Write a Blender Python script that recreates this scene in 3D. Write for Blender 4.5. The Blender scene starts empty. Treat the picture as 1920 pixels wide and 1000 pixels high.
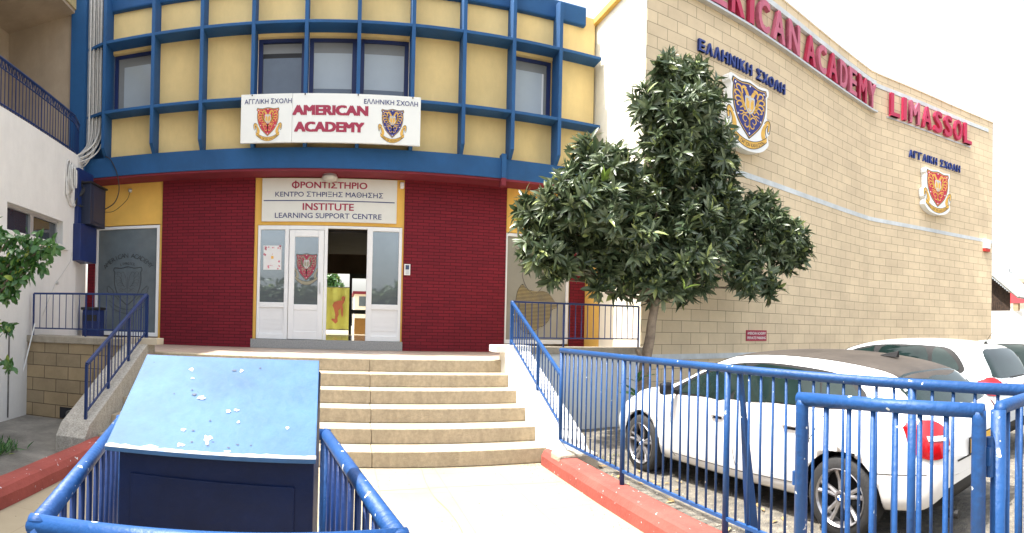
import bpy, bmesh, math, random
from mathutils import Vector, Matrix, noise as mnoise
from mathutils.bvhtree import BVHTree
R = math.radians
random.seed(7)
S = bpy.context.scene
COL = S.collection

# ------------------------------------------------------------------ camera (phone panorama = cylindrical)
cam = bpy.data.cameras.new('camera')
cam.type = 'PANO'
U = 0.92254
for tgt in (cam, getattr(cam, 'cycles', None)):
    if tgt is None: continue
    try:
        tgt.panorama_type = 'CENTRAL_CYLINDRICAL'
        tgt.central_cylindrical_range_u_min = -U
        tgt.central_cylindrical_range_u_max = U
        tgt.central_cylindrical_range_v_min = -0.3806
        tgt.central_cylindrical_range_v_max = 0.5803
        tgt.central_cylindrical_radius = 1.0
    except Exception as e:
        print('pano', e)
cam.clip_start = 0.02; cam.clip_end = 800
camo = bpy.data.objects.new('camera', cam); COL.objects.link(camo)
camo.matrix_world = Matrix.Translation((0, 0, 1.5)) @ Matrix.Rotation(-0.02242, 4, 'Y') @ Matrix.Rotation(-0.30655, 4, 'Z') @ Matrix.Rotation(R(90), 4, 'X')
S.camera = camo

# ------------------------------------------------------------------ world, sun, exposure
SUN = Vector((-0.45, 0.100, 1.0)).normalized()
w = bpy.data.worlds.new('World'); S.world = w; w.use_nodes = True
nt = w.node_tree; bg = nt.nodes['Background']
sky = nt.nodes.new('ShaderNodeTexSky'); sky.sky_type = 'NISHITA'; sky.sun_disc = False
sky.sun_elevation = math.asin(SUN.z); sky.sun_rotation = math.atan2(SUN.x, SUN.y)
sky.dust_density = 5.0; sky.air_density = 1.2; sky.ozone_density = 1.0
hz = nt.nodes.new('ShaderNodeHueSaturation'); hz.inputs['Saturation'].default_value = .38; hz.inputs['Value'].default_value = 1.5
nt.links.new(sky.outputs[0], hz.inputs['Color']); nt.links.new(hz.outputs[0], bg.inputs[0]); bg.inputs[1].default_value = 0.15
sl = bpy.data.lights.new('sun', 'SUN'); sl.energy = 5.0; sl.angle = R(0.5); sl.color = (1.0, 0.95, 0.87)
so = bpy.data.objects.new('sun', sl); COL.objects.link(so); so.location = (-5, 2, 12)
so.rotation_euler = SUN.to_track_quat('Z', 'Y').to_euler()
S.view_settings.view_transform = 'Standard'; S.view_settings.look = 'None'
S.view_settings.exposure = 1.1; S.view_settings.gamma = 1.0
try:
    S.cycles.max_bounces = 6; S.cycles.diffuse_bounces = 4; S.cycles.glossy_bounces = 3; S.cycles.transmission_bounces = 4
    S.cycles.transparent_max_bounces = 6; S.cycles.sample_clamp_indirect = 6; S.cycles.use_denoising = True
except Exception: pass

# ------------------------------------------------------------------ materials
MAT = {}
def M(name, col, rough=0.6, var=0.12, vs=3.0, bump=0.0, bs=40.0, metal=0.0, spec=0.5, col2=None, stain=0.0, coat=0.0, trans=0.0, emis=0.0):
    """procedural principled: base colour with two noise scales, optional second colour, stains and bump"""
    if name in MAT: return MAT[name]
    m = bpy.data.materials.new(name); m.use_nodes = True; MAT[name] = m
    t = m.node_tree; b = t.nodes['Principled BSDF']
    b.inputs['Roughness'].default_value = rough; b.inputs['Metallic'].default_value = metal
    b.inputs['Specular IOR Level'].default_value = spec
    if coat: b.inputs['Coat Weight'].default_value = coat; b.inputs['Coat Roughness'].default_value = 0.05
    if trans: b.inputs['Transmission Weight'].default_value = trans
    m.diffuse_color = (*col, 1)
    tc = t.nodes.new('ShaderNodeTexCoord')
    if emis:
        b.inputs['Emission Color'].default_value = (*col, 1); b.inputs['Emission Strength'].default_value = emis
    if var > 0 or col2:
        n1 = t.nodes.new('ShaderNodeTexNoise'); n1.inputs['Scale'].default_value = vs; n1.inputs['Detail'].default_value = 6; n1.inputs['Roughness'].default_value = .65
        t.links.new(tc.outputs['Object'], n1.inputs['Vector'])
        r = t.nodes.new('ShaderNodeValToRGB')
        c2 = col2 or tuple(c * (1 - var * 1.3) for c in col); c1 = tuple(min(1, c * (1 + var * .7)) for c in col) if not col2 else col
        r.color_ramp.elements[0].position = .32; r.color_ramp.elements[0].color = (*c2, 1)
        r.color_ramp.elements[1].position = .68; r.color_ramp.elements[1].color = (*c1, 1)
        t.links.new(n1.outputs[0], r.inputs[0]); out = r.outputs[0]
        if stain > 0:
            n2 = t.nodes.new('ShaderNodeTexNoise'); n2.inputs['Scale'].default_value = vs * .35; n2.inputs['Detail'].default_value = 9; n2.inputs['Roughness'].default_value = .75
            mp = t.nodes.new('ShaderNodeMapping'); mp.inputs['Scale'].default_value = (1, 1, .35)
            t.links.new(tc.outputs['Object'], mp.inputs[0]); t.links.new(mp.outputs[0], n2.inputs['Vector'])
            r2 = t.nodes.new('ShaderNodeValToRGB'); r2.color_ramp.elements[0].position = .42; r2.color_ramp.elements[0].color = (1 - stain,) * 3 + (1,)
            r2.color_ramp.elements[1].position = .6; r2.color_ramp.elements[1].color = (1, 1, 1, 1)
            t.links.new(n2.outputs[0], r2.inputs[0])
            mx = t.nodes.new('ShaderNodeMix'); mx.data_type = 'RGBA'; mx.blend_type = 'MULTIPLY'; mx.inputs[0].default_value = 1
            t.links.new(out, mx.inputs[6]); t.links.new(r2.outputs[0], mx.inputs[7]); out = mx.outputs[2]
        t.links.new(out, b.inputs['Base Color'])
    else:
        b.inputs['Base Color'].default_value = (*col, 1)
    if bump > 0:
        n3 = t.nodes.new('ShaderNodeTexNoise'); n3.inputs['Scale'].default_value = bs; n3.inputs['Detail'].default_value = 5
        t.links.new(tc.outputs['Object'], n3.inputs['Vector'])
        bp = t.nodes.new('ShaderNodeBump'); bp.inputs['Strength'].default_value = bump; bp.inputs['Distance'].default_value = .02
        t.links.new(n3.outputs[0], bp.inputs['Height']); t.links.new(bp.outputs[0], b.inputs['Normal'])
    return m

def MBRICK(name, c1, c2, mortar, bw, rh, ms, uv=False, bump=.6, rough=.8, var=.25, offset=(0, 0), freq=.5, blotch=.2, spec=.3):
    m = bpy.data.materials.new(name); m.use_nodes = True; MAT[name] = m; m.diffuse_color = (*c1, 1)
    t = m.node_tree; b = t.nodes['Principled BSDF']; b.inputs['Roughness'].default_value = rough; b.inputs['Specular IOR Level'].default_value = spec
    tc = t.nodes.new('ShaderNodeTexCoord'); sp = t.nodes.new('ShaderNodeSeparateXYZ'); cb = t.nodes.new('ShaderNodeCombineXYZ')
    if uv:
        t.links.new(tc.outputs['UV'], sp.inputs[0]); t.links.new(sp.outputs[0], cb.inputs[0]); t.links.new(sp.outputs[1], cb.inputs[1])
    else:
        t.links.new(tc.outputs['Object'], sp.inputs[0]); t.links.new(sp.outputs[0], cb.inputs[0]); t.links.new(sp.outputs[2], cb.inputs[1])
    mp = t.nodes.new('ShaderNodeMapping'); mp.inputs['Location'].default_value = (offset[0], offset[1], 0)
    t.links.new(cb.outputs[0], mp.inputs[0])
    br = t.nodes.new('ShaderNodeTexBrick'); br.offset = freq; br.inputs['Scale'].default_value = 1
    br.inputs['Brick Width'].default_value = bw; br.inputs['Row Height'].default_value = rh; br.inputs['Mortar Size'].default_value = ms
    br.inputs['Mortar Smooth'].default_value = .3; br.inputs['Bias'].default_value = 0
    br.inputs['Color1'].default_value = (*c1, 1); br.inputs['Color2'].default_value = (*c2, 1); br.inputs['Mortar'].default_value = (*mortar, 1)
    t.links.new(mp.outputs[0], br.inputs['Vector'])
    n = t.nodes.new('ShaderNodeTexNoise'); n.inputs['Scale'].default_value = 1.3; n.inputs['Detail'].default_value = 8; n.inputs['Roughness'].default_value = .7
    t.links.new(cb.outputs[0], n.inputs['Vector'])
    r = t.nodes.new('ShaderNodeValToRGB'); r.color_ramp.elements[0].position = .3; r.color_ramp.elements[0].color = (1 - blotch,) * 3 + (1,)
    r.color_ramp.elements[1].position = .7; r.color_ramp.elements[1].color = (1, 1, 1, 1); t.links.new(n.outputs[0], r.inputs[0])
    mx = t.nodes.new('ShaderNodeMix'); mx.data_type = 'RGBA'; mx.blend_type = 'MULTIPLY'; mx.inputs[0].default_value = 1
    t.links.new(br.outputs[0], mx.inputs[6]); t.links.new(r.outputs[0], mx.inputs[7]); t.links.new(mx.outputs[2], b.inputs['Base Color'])
    n3 = t.nodes.new('ShaderNodeTexNoise'); n3.inputs['Scale'].default_value = 35; n3.inputs['Detail'].default_value = 4
    t.links.new(cb.outputs[0], n3.inputs['Vector'])
    ma = t.nodes.new('ShaderNodeMath'); ma.operation = 'MULTIPLY_ADD'; ma.inputs[1].default_value = .25
    inv = t.nodes.new('ShaderNodeMath'); inv.operation = 'SUBTRACT'; inv.inputs[0].default_value = 1
    t.links.new(br.outputs[1], inv.inputs[1]); t.links.new(n3.outputs[0], ma.inputs[0]); t.links.new(inv.outputs[0], ma.inputs[2])
    bp = t.nodes.new('ShaderNodeBump'); bp.inputs['Strength'].default_value = bump; bp.inputs['Distance'].default_value = .012
    t.links.new(ma.outputs[0], bp.inputs['Height']); t.links.new(bp.outputs[0], b.inputs['Normal'])
    return m

def MPIPE(name, col, chips=.755, rough=.46):
    """gloss paint, brushed on thick, with small chips down to pale primer"""
    m = M(name, col, rough, .18, 2.2, .22, 38, spec=.38)
    t = m.node_tree; b = t.nodes['Principled BSDF']; src = b.inputs['Base Color'].links[0].from_socket
    tc = [n for n in t.nodes if n.type == 'TEX_COORD'][0]
    n = t.nodes.new('ShaderNodeTexNoise'); n.inputs['Scale'].default_value = 28; n.inputs['Detail'].default_value = 3; n.inputs['Roughness'].default_value = .4
    t.links.new(tc.outputs['Object'], n.inputs['Vector'])
    r = t.nodes.new('ShaderNodeValToRGB'); r.color_ramp.elements[0].position = chips; r.color_ramp.elements[1].position = chips + .015
    t.links.new(n.outputs[0], r.inputs[0])
    mx = t.nodes.new('ShaderNodeMix'); mx.data_type = 'RGBA'
    t.links.new(r.outputs[0], mx.inputs[0]); t.links.new(src, mx.inputs[6]); mx.inputs[7].default_value = (.62, .68, .72, 1)
    t.links.new(mx.outputs[2], b.inputs['Base Color'])
    return m

m_kerb = MPIPE('red_kerb_paint', (.32, .08, .065), .715, .8); MAT['red_kerb_paint'].node_tree.nodes['Principled BSDF'].inputs['Specular IOR Level'].default_value = .2
m_blue = M('blue_render', (.009, .088, .25), .75, .14, 1.2, .35, 70, stain=.12)
m_blue_dark = M('navy_paint', (.006, .022, .12), .45, .2, 2)
m_pipe = MPIPE('blue_gloss_paint', (.010, .065, .215), .735, .5)
m_pipe2 = MPIPE('blue_gloss_paint_worn', (.012, .07, .235), .705, .5)
m_rail = M('navy_gloss_rail', (.005, .028, .13), .35, .2, 2, .1)
m_yel_up = M('pale_yellow_render', (.90, .68, .31), .9, .07, 1.0, .2, 60, stain=.13)
m_yel = M('yellow_render', (.82, .50, .11), .85, .08, 1.4, .2, 60, stain=.05)
m_cream = M('cream_render', (.86, .82, .68), .9, .05, 1.2, .2, 50)
m_white = M('white_render', (.78, .77, .74), .9, .06, 1.0, .3, 50, stain=.10)
m_soffit = M('beige_render', (.42, .34, .25), .9, .1, 1.0, .2, 40, stain=.2)
m_maroon = M('maroon_render', (.19, .016, .03), .8, .15, 2, .2)
m_brick = MBRICK('maroon_brick', (.20, .012, .024), (.16, .010, .021), (.065, .005, .011), .205, .0585, .0045, bump=.9, blotch=.12)
m_clad = MBRICK('sandstone_cladding', (.76, .62, .42), (.68, .55, .375), (.22, .17, .115), .42, .2055, .0046, uv=True, bump=.4, blotch=.2)
m_lowclad = MBRICK('sandstone_low_wall', (.46, .345, .20), (.36, .28, .175), (.11, .08, .055), .40, .19, .0055, bump=.4, blotch=.42)
m_conc = M('rough_concrete', (.42, .37, .29), .95, .2, 4, .6, 60, stain=.3)
m_step = M('step_concrete', (.50, .42, .30), .95, .14, 22, .7, 90, stain=.16)
m_tread = M('step_tread_concrete', (.55, .50, .40), .9, .1, 5, .4, 90)
m_granite = M('washed_granite', (.48, .45, .39), .9, .3, 60, .5, 120, stain=.2)
m_greystone = M('grey_granite', (.33, .34, .34), .6, .28, 70, .2, 120)
m_marble = M('landing_marble', (.46, .37, .30), .45, .12, 3, .05, 20)
m_frame = M('white_pvc', (.80, .82, .83), .4, .03, 2)
m_alu = M('aluminium', (.55, .56, .57), .35, .05, 3, metal=.5)
m_black = M('black_plastic', (.015, .015, .017), .5, .1)
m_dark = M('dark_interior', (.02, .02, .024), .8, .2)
m_red = M('sign_red', (.33, .016, .055), .45, .05)
m_navyt = M('sign_navy', (.02, .03, .15), .45, .05)
m_panel = M('sign_white', (.78, .80, .77), .35, .03, 1.0)
m_gold = M('emblem_gold', (.72, .42, .07), .5, .12, 10)
m_silver = M('emblem_silver', (.55, .56, .56), .4, .1, 10)
m_eblack = M('emblem_black', (.012, .012, .016), .5, .05)
m_eblue = M('emblem_blue', (.012, .016, .17), .45, .08)
m_ered = M('emblem_red', (.47, .012, .045), .45, .08)
m_ewhite = M('emblem_white', (.80, .81, .80), .4, .03)
m_frost = M('frosted_window', (.125, .155, .175), .16, .25, .8)
m_frost2 = M('frosted_window_warm', (.30, .29, .24), .2, .12, .8)
m_glassdk = M('window_glass', (.03, .04, .055), .05, .2, 1, spec=.8)
m_blind = M('roller_blind', (.40, .46, .50), .12, .05, 1.5, spec=.7)
m_blindg = M('window_grey_panel', (.23, .24, .24), .25, .08, 1.5)
m_cable = M('cable_pvc', (.60, .59, .56), .5, .12, 12)
m_bark = M('tree_bark', (.27, .21, .15), .95, .3, 9, .8, 25, col2=(.13, .10, .075))

def leafmat(name, a, b_, c, back=None):
    m = bpy.data.materials.new(name); m.use_nodes = True; MAT[name] = m; m.diffuse_color = (*a, 1)
    t = m.node_tree; b = t.nodes['Principled BSDF']
    g = t.nodes.new('ShaderNodeNewGeometry'); r = t.nodes.new('ShaderNodeValToRGB')
    e = r.color_ramp.elements; e[0].position = 0; e[0].color = (*a, 1); e[1].position = .93; e[1].color = (*b_, 1)
    x = e.new(.97); x.color = (*c, 1); x = e.new(.45); x.color = (*[(p_ * .6 + q_ * .4) for p_, q_ in zip(a, b_)], 1)
    t.links.new(g.outputs['Random Per Island'], r.inputs[0]); t.links.new(r.outputs[0], b.inputs['Base Color'])
    b.inputs['Roughness'].default_value = .36; b.inputs['Specular IOR Level'].default_value = .6
    tr = t.nodes.new('ShaderNodeBsdfTranslucent'); mx = t.nodes.new('ShaderNodeMixShader'); mx.inputs[0].default_value = .18
    t.links.new(r.outputs[0], tr.inputs[0]); t.links.new(b.outputs[0], mx.inputs[1]); t.links.new(tr.outputs[0], mx.inputs[2])
    t.links.new(mx.outputs[0], t.nodes['Material Output'].inputs[0])
    return m
m_leaf = leafmat('loquat_leaf', (.034, .064, .030), (.155, .195, .10), (.30, .36, .12))
m_leaf2 = leafmat('shrub_leaf', (.035, .12, .03), (.09, .21, .05), (.30, .38, .05))
m_grass = leafmat('weed_blade', (.07, .12, .03), (.22, .20, .08), (.34, .27, .13))

# ------------------------------------------------------------------ builders
def org(p):
    o = Vector((0, 0, 0))
    while p is not None: o += p.location; p = p.parent
    return o
def link(o, parent=None):
    COL.objects.link(o)
    if parent is not None: o.parent = parent
    return o
def tag(o, label=None, cat=None, group=None, kind=None):
    if label: o['label'] = label
    if cat: o['category'] = cat
    if group: o['group'] = group
    if kind: o['kind'] = kind
    return o
def thing(name, label, cat, loc=(0, 0, 0), rz=0, group=None):
    o = bpy.data.objects.new(name, None); o.empty_display_size = .2; o.location = loc; o.rotation_euler = (0, 0, rz)
    COL.objects.link(o); return tag(o, label, cat, group)
def dup(o, parent=None):
    c = o.copy(); COL.objects.link(c)
    if parent is not None: c.parent = parent
    for ch in list(o.children): dup(ch, c)
    return c
class MB:
    def __init__(s): s.v = []; s.f = []; s.uv = []
    def add(s, vs, fs, uvs=None):
        n = len(s.v); s.v += [Vector(v) for v in vs]; s.f += [tuple(i + n for i in f) for f in fs]
        s.uv += (uvs if uvs else [(0, 0)] * len(vs)); return s
    def box(s, x0, x1, y0, y1, z0, z1):
        v = [(x, y, z) for z in (z0, z1) for y in (y0, y1) for x in (x0, x1)]
        return s.add(v, [(0, 2, 3, 1), (4, 5, 7, 6), (0, 1, 5, 4), (2, 6, 7, 3), (0, 4, 6, 2), (1, 3, 7, 5)])
    def hexa(s, b, t):
        """bottom quad b (ccw from above) and top quad t"""
        return s.add(list(b) + list(t), [(3, 2, 1, 0), (4, 5, 6, 7), (0, 1, 5, 4), (1, 2, 6, 5), (2, 3, 7, 6), (3, 0, 4, 7)])
    def tube(s, pts, r, n=10, caps=True, sq=False):
        pts = [Vector(p) for p in pts]; k = len(pts); base = len(s.v)
        rr = r if isinstance(r, (list, tuple)) else [r] * k
        up = None; vs = []
        for i, p in enumerate(pts):
            d = (pts[min(i + 1, k - 1)] - pts[max(i - 1, 0)]).normalized()
            if up is None:
                up = Vector((0, 0, 1)) if abs(d.z) < .9 else Vector((0, 1, 0))
            a = d.cross(up); a.normalize(); bb = a.cross(d).normalized(); up = bb
            for j in range(n):
                t = 2 * math.pi * (j + (.5 if sq else 0)) / n
                vs.append(p + (a * math.cos(t) + bb * math.sin(t)) * rr[i])
        fs = [(i * n + j, i * n + (j + 1) % n, (i + 1) * n + (j + 1) % n, (i + 1) * n + j) for i in range(k - 1) for j in range(n)]
        if caps: fs += [tuple(range(n - 1, -1, -1)), tuple((k - 1) * n + j for j in range(n))]
        return s.add(vs, fs)
    def prism(s, poly, fn, d0, d1):
        """poly 2-D (ccw seen from +d) mapped by fn(u,v,d)"""
        n = len(poly)
        vs = [fn(u, v, d0) for u, v in poly] + [fn(u, v, d1) for u, v in poly]
        fs = [tuple(range(n - 1, -1, -1)), tuple(range(n, 2 * n))] + [(i, (i + 1) % n, n + (i + 1) % n, n + i) for i in range(n)]
        return s.add(vs, fs)
    def lathe(s, prof, c, ax='z', n=20, caps=True):
        c = Vector(c); vs = []
        for r, h in prof:
            for j in range(n):
                t = 2 * math.pi * j / n; a, b = r * math.cos(t), r * math.sin(t)
                vs.append(c + (Vector((a, b, h)) if ax == 'z' else Vector((h, a, b)) if ax == 'x' else Vector((a, h, b))))
        k = len(prof)
        fs = [(i * n + j, i * n + (j + 1) % n, (i + 1) * n + (j + 1) % n, (i + 1) * n + j) for i in range(k - 1) for j in range(n)]
        if caps: fs += [tuple(range(n - 1, -1, -1)), tuple((k - 1) * n + j for j in range(n))]
        return s.add(vs, fs)
    def build(s, name, mat, parent=None, smooth=False, bevel=0.0, local=False, uv=False, **tg):
        o0 = Vector((0, 0, 0)) if local else org(parent)
        me = bpy.data.meshes.new(name); me.from_pydata([v - o0 for v in s.v], [], s.f)
        bm = bmesh.new(); bm.from_mesh(me); bmesh.ops.recalc_face_normals(bm, faces=bm.faces)
        if uv:
            bm.verts.ensure_lookup_table(); L = bm.loops.layers.uv.new('UVMap')
            for f in bm.faces:
                for l in f.loops: l[L].uv = s.uv[l.vert.index]
        bm.to_mesh(me); bm.free()
        me.materials.append(mat)
        if smooth: me.polygons.foreach_set('use_smooth', [True] * len(me.polygons))
        o = bpy.data.objects.new(name, me); link(o, parent)
        if bevel:
            b = o.modifiers.new('bevel', 'BEVEL'); b.width = bevel; b.segments = 2; b.limit_method = 'ANGLE'; b.angle_limit = R(40)
        return tag(o, **tg)
def catmull(pts, n=5, closed=False):
    P = [Vector(p) for p in pts]; out = []; k = len(P)
    rng = range(k) if closed else range(k - 1)
    for i in rng:
        p0 = P[(i - 1) % k] if closed or i > 0 else P[0]; p1 = P[i]; p2 = P[(i + 1) % k]
        p3 = P[(i + 2) % k] if closed or i + 2 < k else P[-1]
        for j in range(n):
            t = j / n
            out.append(.5 * ((2 * p1) + (p2 - p0) * t + (2 * p0 - 5 * p1 + 4 * p2 - p3) * t * t + (3 * p1 - p0 - 3 * p2 + p3) * t ** 3))
    if not closed: out.append(P[-1])
    return out

# ---- text
GR = str.maketrans('ΑΒΕΖΗΙΚΜΝΟΡΤΥΧ', 'ABEZHIKMNOPTYX')
def textmesh(txt, bold=.0, res=3):
    txt = txt.translate(GR)
    if txt.startswith('Φ'):
        v0, f0 = textmesh('O' + txt[1:]); vo, _ = textmesh('O'); cx_ = (min(v.x for v in vo) + max(v.x for v in vo)) / 2; n0 = len(v0)
        return v0 + [Vector((cx_ - .045, -.07, .0004)), Vector((cx_ + .045, -.07, .0004)), Vector((cx_ + .045, .80, .0004)), Vector((cx_ - .045, .80, .0004))], f0 + [(n0, n0 + 1, n0 + 2, n0 + 3)]
    c = bpy.data.curves.new('t', 'FONT'); c.body = txt; c.size = 1; c.offset = bold; c.resolution_u = res; c.fill_mode = 'BOTH'
    o = bpy.data.objects.new('t', c); COL.objects.link(o)
    dg = bpy.context.evaluated_depsgraph_get(); me = bpy.data.meshes.new_from_object(o.evaluated_get(dg))
    bpy.data.objects.remove(o); vs = [v.co.copy() for v in me.vertices]; fs = [tuple(p.vertices) for p in me.polygons]
    bpy.data.meshes.remove(me); bpy.data.curves.remove(c)
    return vs, fs
def fit_text(txt, w_, h_, fn, bold=.02, depth=.0, cx=0, cy=0):
    """text scaled to w_ x h_ centred on cx,cy and mapped by fn(u,v,d); a thin solid with depth"""
    vs, fs = textmesh(txt, 0)
    if bold > .005:
        V0, F0 = vs, fs; vs, fs = [], []; bb = bold * (1 if txt.isascii() or 1 else 1)
        for q, (ox, oy) in enumerate(((0, 0), (-bb, -bb * .6), (bb, -bb * .6), (-bb, bb * .6), (bb, bb * .6))):
            n0 = len(vs); vs += [Vector((v.x + ox, v.y + oy, q * .0001)) for v in V0]; fs += [tuple(i + n0 for i in f) for f in F0]
    zs = [v.z for v in vs]
    x0 = min(v.x for v in vs); x1 = max(v.x for v in vs); y0 = min(v.y for v in vs); y1 = max(v.y for v in vs)
    pts = [((v.x - (x0 + x1) / 2) / (x1 - x0) * w_ + cx, (v.y - (y0 + y1) / 2) / (y1 - y0) * h_ + cy) for v in vs]
    mb = MB(); n = len(vs)
    if depth <= 0:
        mb.add([fn(u, v, z_ * 1.5) for (u, v), z_ in zip(pts, zs)], fs); return mb
    bm = bmesh.new(); bv = [bm.verts.new((u, v, z_)) for (u, v), z_ in zip(pts, zs)]
    for f in fs:
        try: bm.faces.new([bv[i] for i in f])
        except ValueError: pass
    bmesh.ops.remove_doubles(bm, verts=bm.verts, dist=1e-5)
    r = bmesh.ops.extrude_face_region(bm, geom=bm.faces[:])
    for g in r['geom']:
        if isinstance(g, bmesh.types.BMVert): g.co.z = depth + g.co.z * 1.5
    bm.verts.index_update()
    mb.add([fn(v.co.x, v.co.y, v.co.z) for v in bm.verts], [tuple(v.index for v in f.verts) for f in bm.faces]); bm.free()
    return mb

# ================================================================== GROUND
def ground(name, pts, z, mat, t=.3):
    mb = MB(); mb.prism(pts, lambda u, v, d: Vector((u, v, d)), z - t, z); return mb.build(name, mat, kind='structure')
def asph():
    m = M('parking_asphalt', (.12, .115, .105), .95, .3, 14, .9, 60, col2=(.26, .23, .18), stain=.35)
    return m
m_asph = asph()
m_path = MBRICK('path_concrete', (.39, .33, .225), (.375, .318, .217), (.32, .27, .18), .62, .62, .005, uv=True, bump=.25, blotch=.20, freq=0)
m_lconc = M('yard_concrete', (.25, .235, .205), .95, .25, 2.2, .5, 50, stain=.35)
mb = MB(); N = 24
for nm_, ext in (('x', 0),):
    mb.add([(-300, -300, -.40), (300, -300, -.40), (300, 300, -.40), (-300, 300, -.40)], [(0, 1, 2, 3)])
mb.build('ground', M('far_ground', (.22, .20, .17), .95, .2, .3), kind='structure')
# parking surface: a gently uneven sheet
mb = MB(); nx, ny = 60, 50; X0, X1, Y0, Y1 = 2.33, 40.0, -12.0, 8.9
def pz(x, y): return -.085 + .02 * mnoise.noise(Vector((x * 1.3, y * 1.3, 0))) + .012 * mnoise.noise(Vector((x * 5, y * 5, 3))) + max(0, .035 * (y - 5.6)) * (1 if x < 6 else .3)
xs = [X0 + (X1 - X0) * (i / nx) ** 1.8 for i in range(nx + 1)]; ys = [Y0 + (Y1 - Y0) * j / ny for j in range(ny + 1)]
mb.add([(x, y, pz(x, y)) for y in ys for x in xs], [(j * (nx + 1) + i, j * (nx + 1) + i + 1, (j + 1) * (nx + 1) + i + 1, (j + 1) * (nx + 1) + i) for j in range(ny) for i in range(nx)])
mb.build('parking_ground', m_asph, smooth=True, kind='structure')
mb = MB(); mb.prism([(-2.42, -12), (2.16, -12), (2.16, 5.8), (-2.42, 5.8)], lambda u, v, d: Vector((u, v, d)), -.3, 0)
mb.uv = [(v.x + .25, v.y + .1) for v in mb.v]
mb.build('path', m_path, uv=True, kind='structure')
ground('yard', [(-6, -12), (-2.6, -12), (-2.6, 7.3), (-6, 7.3)], -.01, m_lconc)

def kerb(name, xin, xout, ys, label):
    """xin = path side, xout = far side"""
    t = thing(name, label, 'kerb', ((xin + xout) / 2, ys[0], 0))
    mb = MB(); s = 1 if xout > xin else -1
    prof = [(xin, -.2), (xin + s * .0, .10), (xin + s * .03, .155), (xin + s * .06, .17), (xout - s * .02, .168), (xout, .15), (xout, -.2)]
    n = 60; vs = []
    for j in range(n + 1):
        y = ys[0] + (ys[1] - ys[0]) * j / n
        for i, (x, z) in enumerate(prof):
            vs.append((x + .008 * mnoise.noise(Vector((y * 2.2, i, 0))), y, z + (.006 * mnoise.noise(Vector((y * 3, i, 5))) if z > 0 else 0)))
    k = len(prof)
    fs = [(j * k + i, j * k + i + 1, (j + 1) * k + i + 1, (j + 1) * k + i) for j in range(n) for i in range(k - 1)] + [tuple(range(k)), tuple(n * k + i for i in range(k))]
    mb.add(vs, fs).build('kerb_body', m_kerb, t, smooth=False)
    return t
kl = kerb('painted_kerb', -2.42, -2.64, (-6, 5.58), 'red painted kerb between the path and the shaded yard on the left')
kr = kerb('painted_kerb', 2.14, 2.37, (-6, 5.62), 'sunlit red painted kerb under the long blue fence on the right')

# ================================================================== ACADEMY BUILDING
B = thing('academy_building', 'blue, yellow and maroon school front with open white entrance door', 'building', (0, 10, 0))
TOP = 7.62
# lower storey walls (front plane y = 10), openings left for windows and door
lw_ = MB()
lw_.box(-4.95, -3.30, 10.0, 10.2, 3.29, 4.11)       # above left window
lw_.box(-4.95, -4.78, 10.0, 10.2, 1.0, 3.29)
lw_.box(-3.44, -3.30, 10.01, 10.2, 1.0, 3.29)
lw_.box(-3.30, -1.64, 10.06, 10.2, 1.0, 4.11)
lw_.box(-1.64, 1.10, 10.0, 10.2, 3.235, 4.11)        # above door
lw_.box(-1.64, -1.565, 10.0, 10.2, 1.16, 3.235)
lw_.box(1.055, 1.10, 10.0, 10.2, 1.16, 3.235)
lw_.box(1.10, 2.97, 10.06, 10.2, 1.0, 4.11)
lw_.box(2.97, 4.33, 10.0, 10.2, 3.26, 4.11)
lw_.box(4.33, 4.68, 10.02, 10.2, 1.0, 4.11)
lw_.build('lower_wall', m_yel, B)
for (a, b_) in ((-3.385, -1.62), (1.085, 3.005)):
    mb = MB(); mb.box(a, b_, 9.965, 10.055, 1.0, 4.11); mb.build('brick_panel', m_brick, B)
MB().box(4.335, 4.655, 9.97, 10.015, 1.0, 4.11).build('brick_panel', m_brick, B)
MB().box(-4.93, -4.775, 9.955, 9.998, 1.0, 3.4).build('brick_panel', m_brick, B)
# band and soffit
MB().box(-5.0, 2.74, 9.50, 9.80, 4.13, 4.485).box(2.83, 4.66, 9.52, 9.80, 4.13, 4.485).build('blue_band', m_blue, B)
MB().box(-4.98, 4.66, 9.52, 10.2, 4.09, 4.128).build('soffit', m_maroon, B)
MB().box(2.742, 2.828, 9.455, 9.62, 4.13, 4.56).build('joint_cover', m_blue, B)
MB().box(2.742, 2.828, 9.455, 9.62, 3.99, 4.126).build('joint_bracket', m_maroon, B)
# upper wall with window openings (front plane y = 9.70)
finx = [-4.38, -3.425, -2.525, -1.615, -.706, .187, 1.113, 2.006, 2.903, 3.793]
ZS2, ZS1, ZB = 5.32, 6.61, 7.26        # shelf tops and beam bottom
uw = MB()
wins = [0, 3, 4, 5, 8]
uw.box(-4.42, 4.63, 9.70, 9.9, 4.4, 5.34); uw.box(-4.42, 4.63, 9.70, 9.9, 6.55, 7.5)
cells = [(finx[i], finx[i + 1]) for i in range(9)] + [(finx[9], 4.63)]
for i, (a, b_) in enumerate(cells):
    if i not in wins: uw.box(a, b_, 9.70, 9.9, 5.34, 6.55)
uw.build('upper_wall', m_yel_up, B)
MB().box(-4.42, 4.40, 9.60, 9.95, ZB, TOP).build('roof_beam', m_blue, B, bevel=.03)
MB().box(-5.0, 4.6, 9.9, 15.0, 7.0, 7.5).build('roof', m_white, B)
MB().box(-5.0, -4.9, 10.2, 15, 1.0, 7.0).box(-5.0, 4.6, 10.2, 15.0, 4.0, 4.12).build('side_wall', m_white, B)
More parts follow.
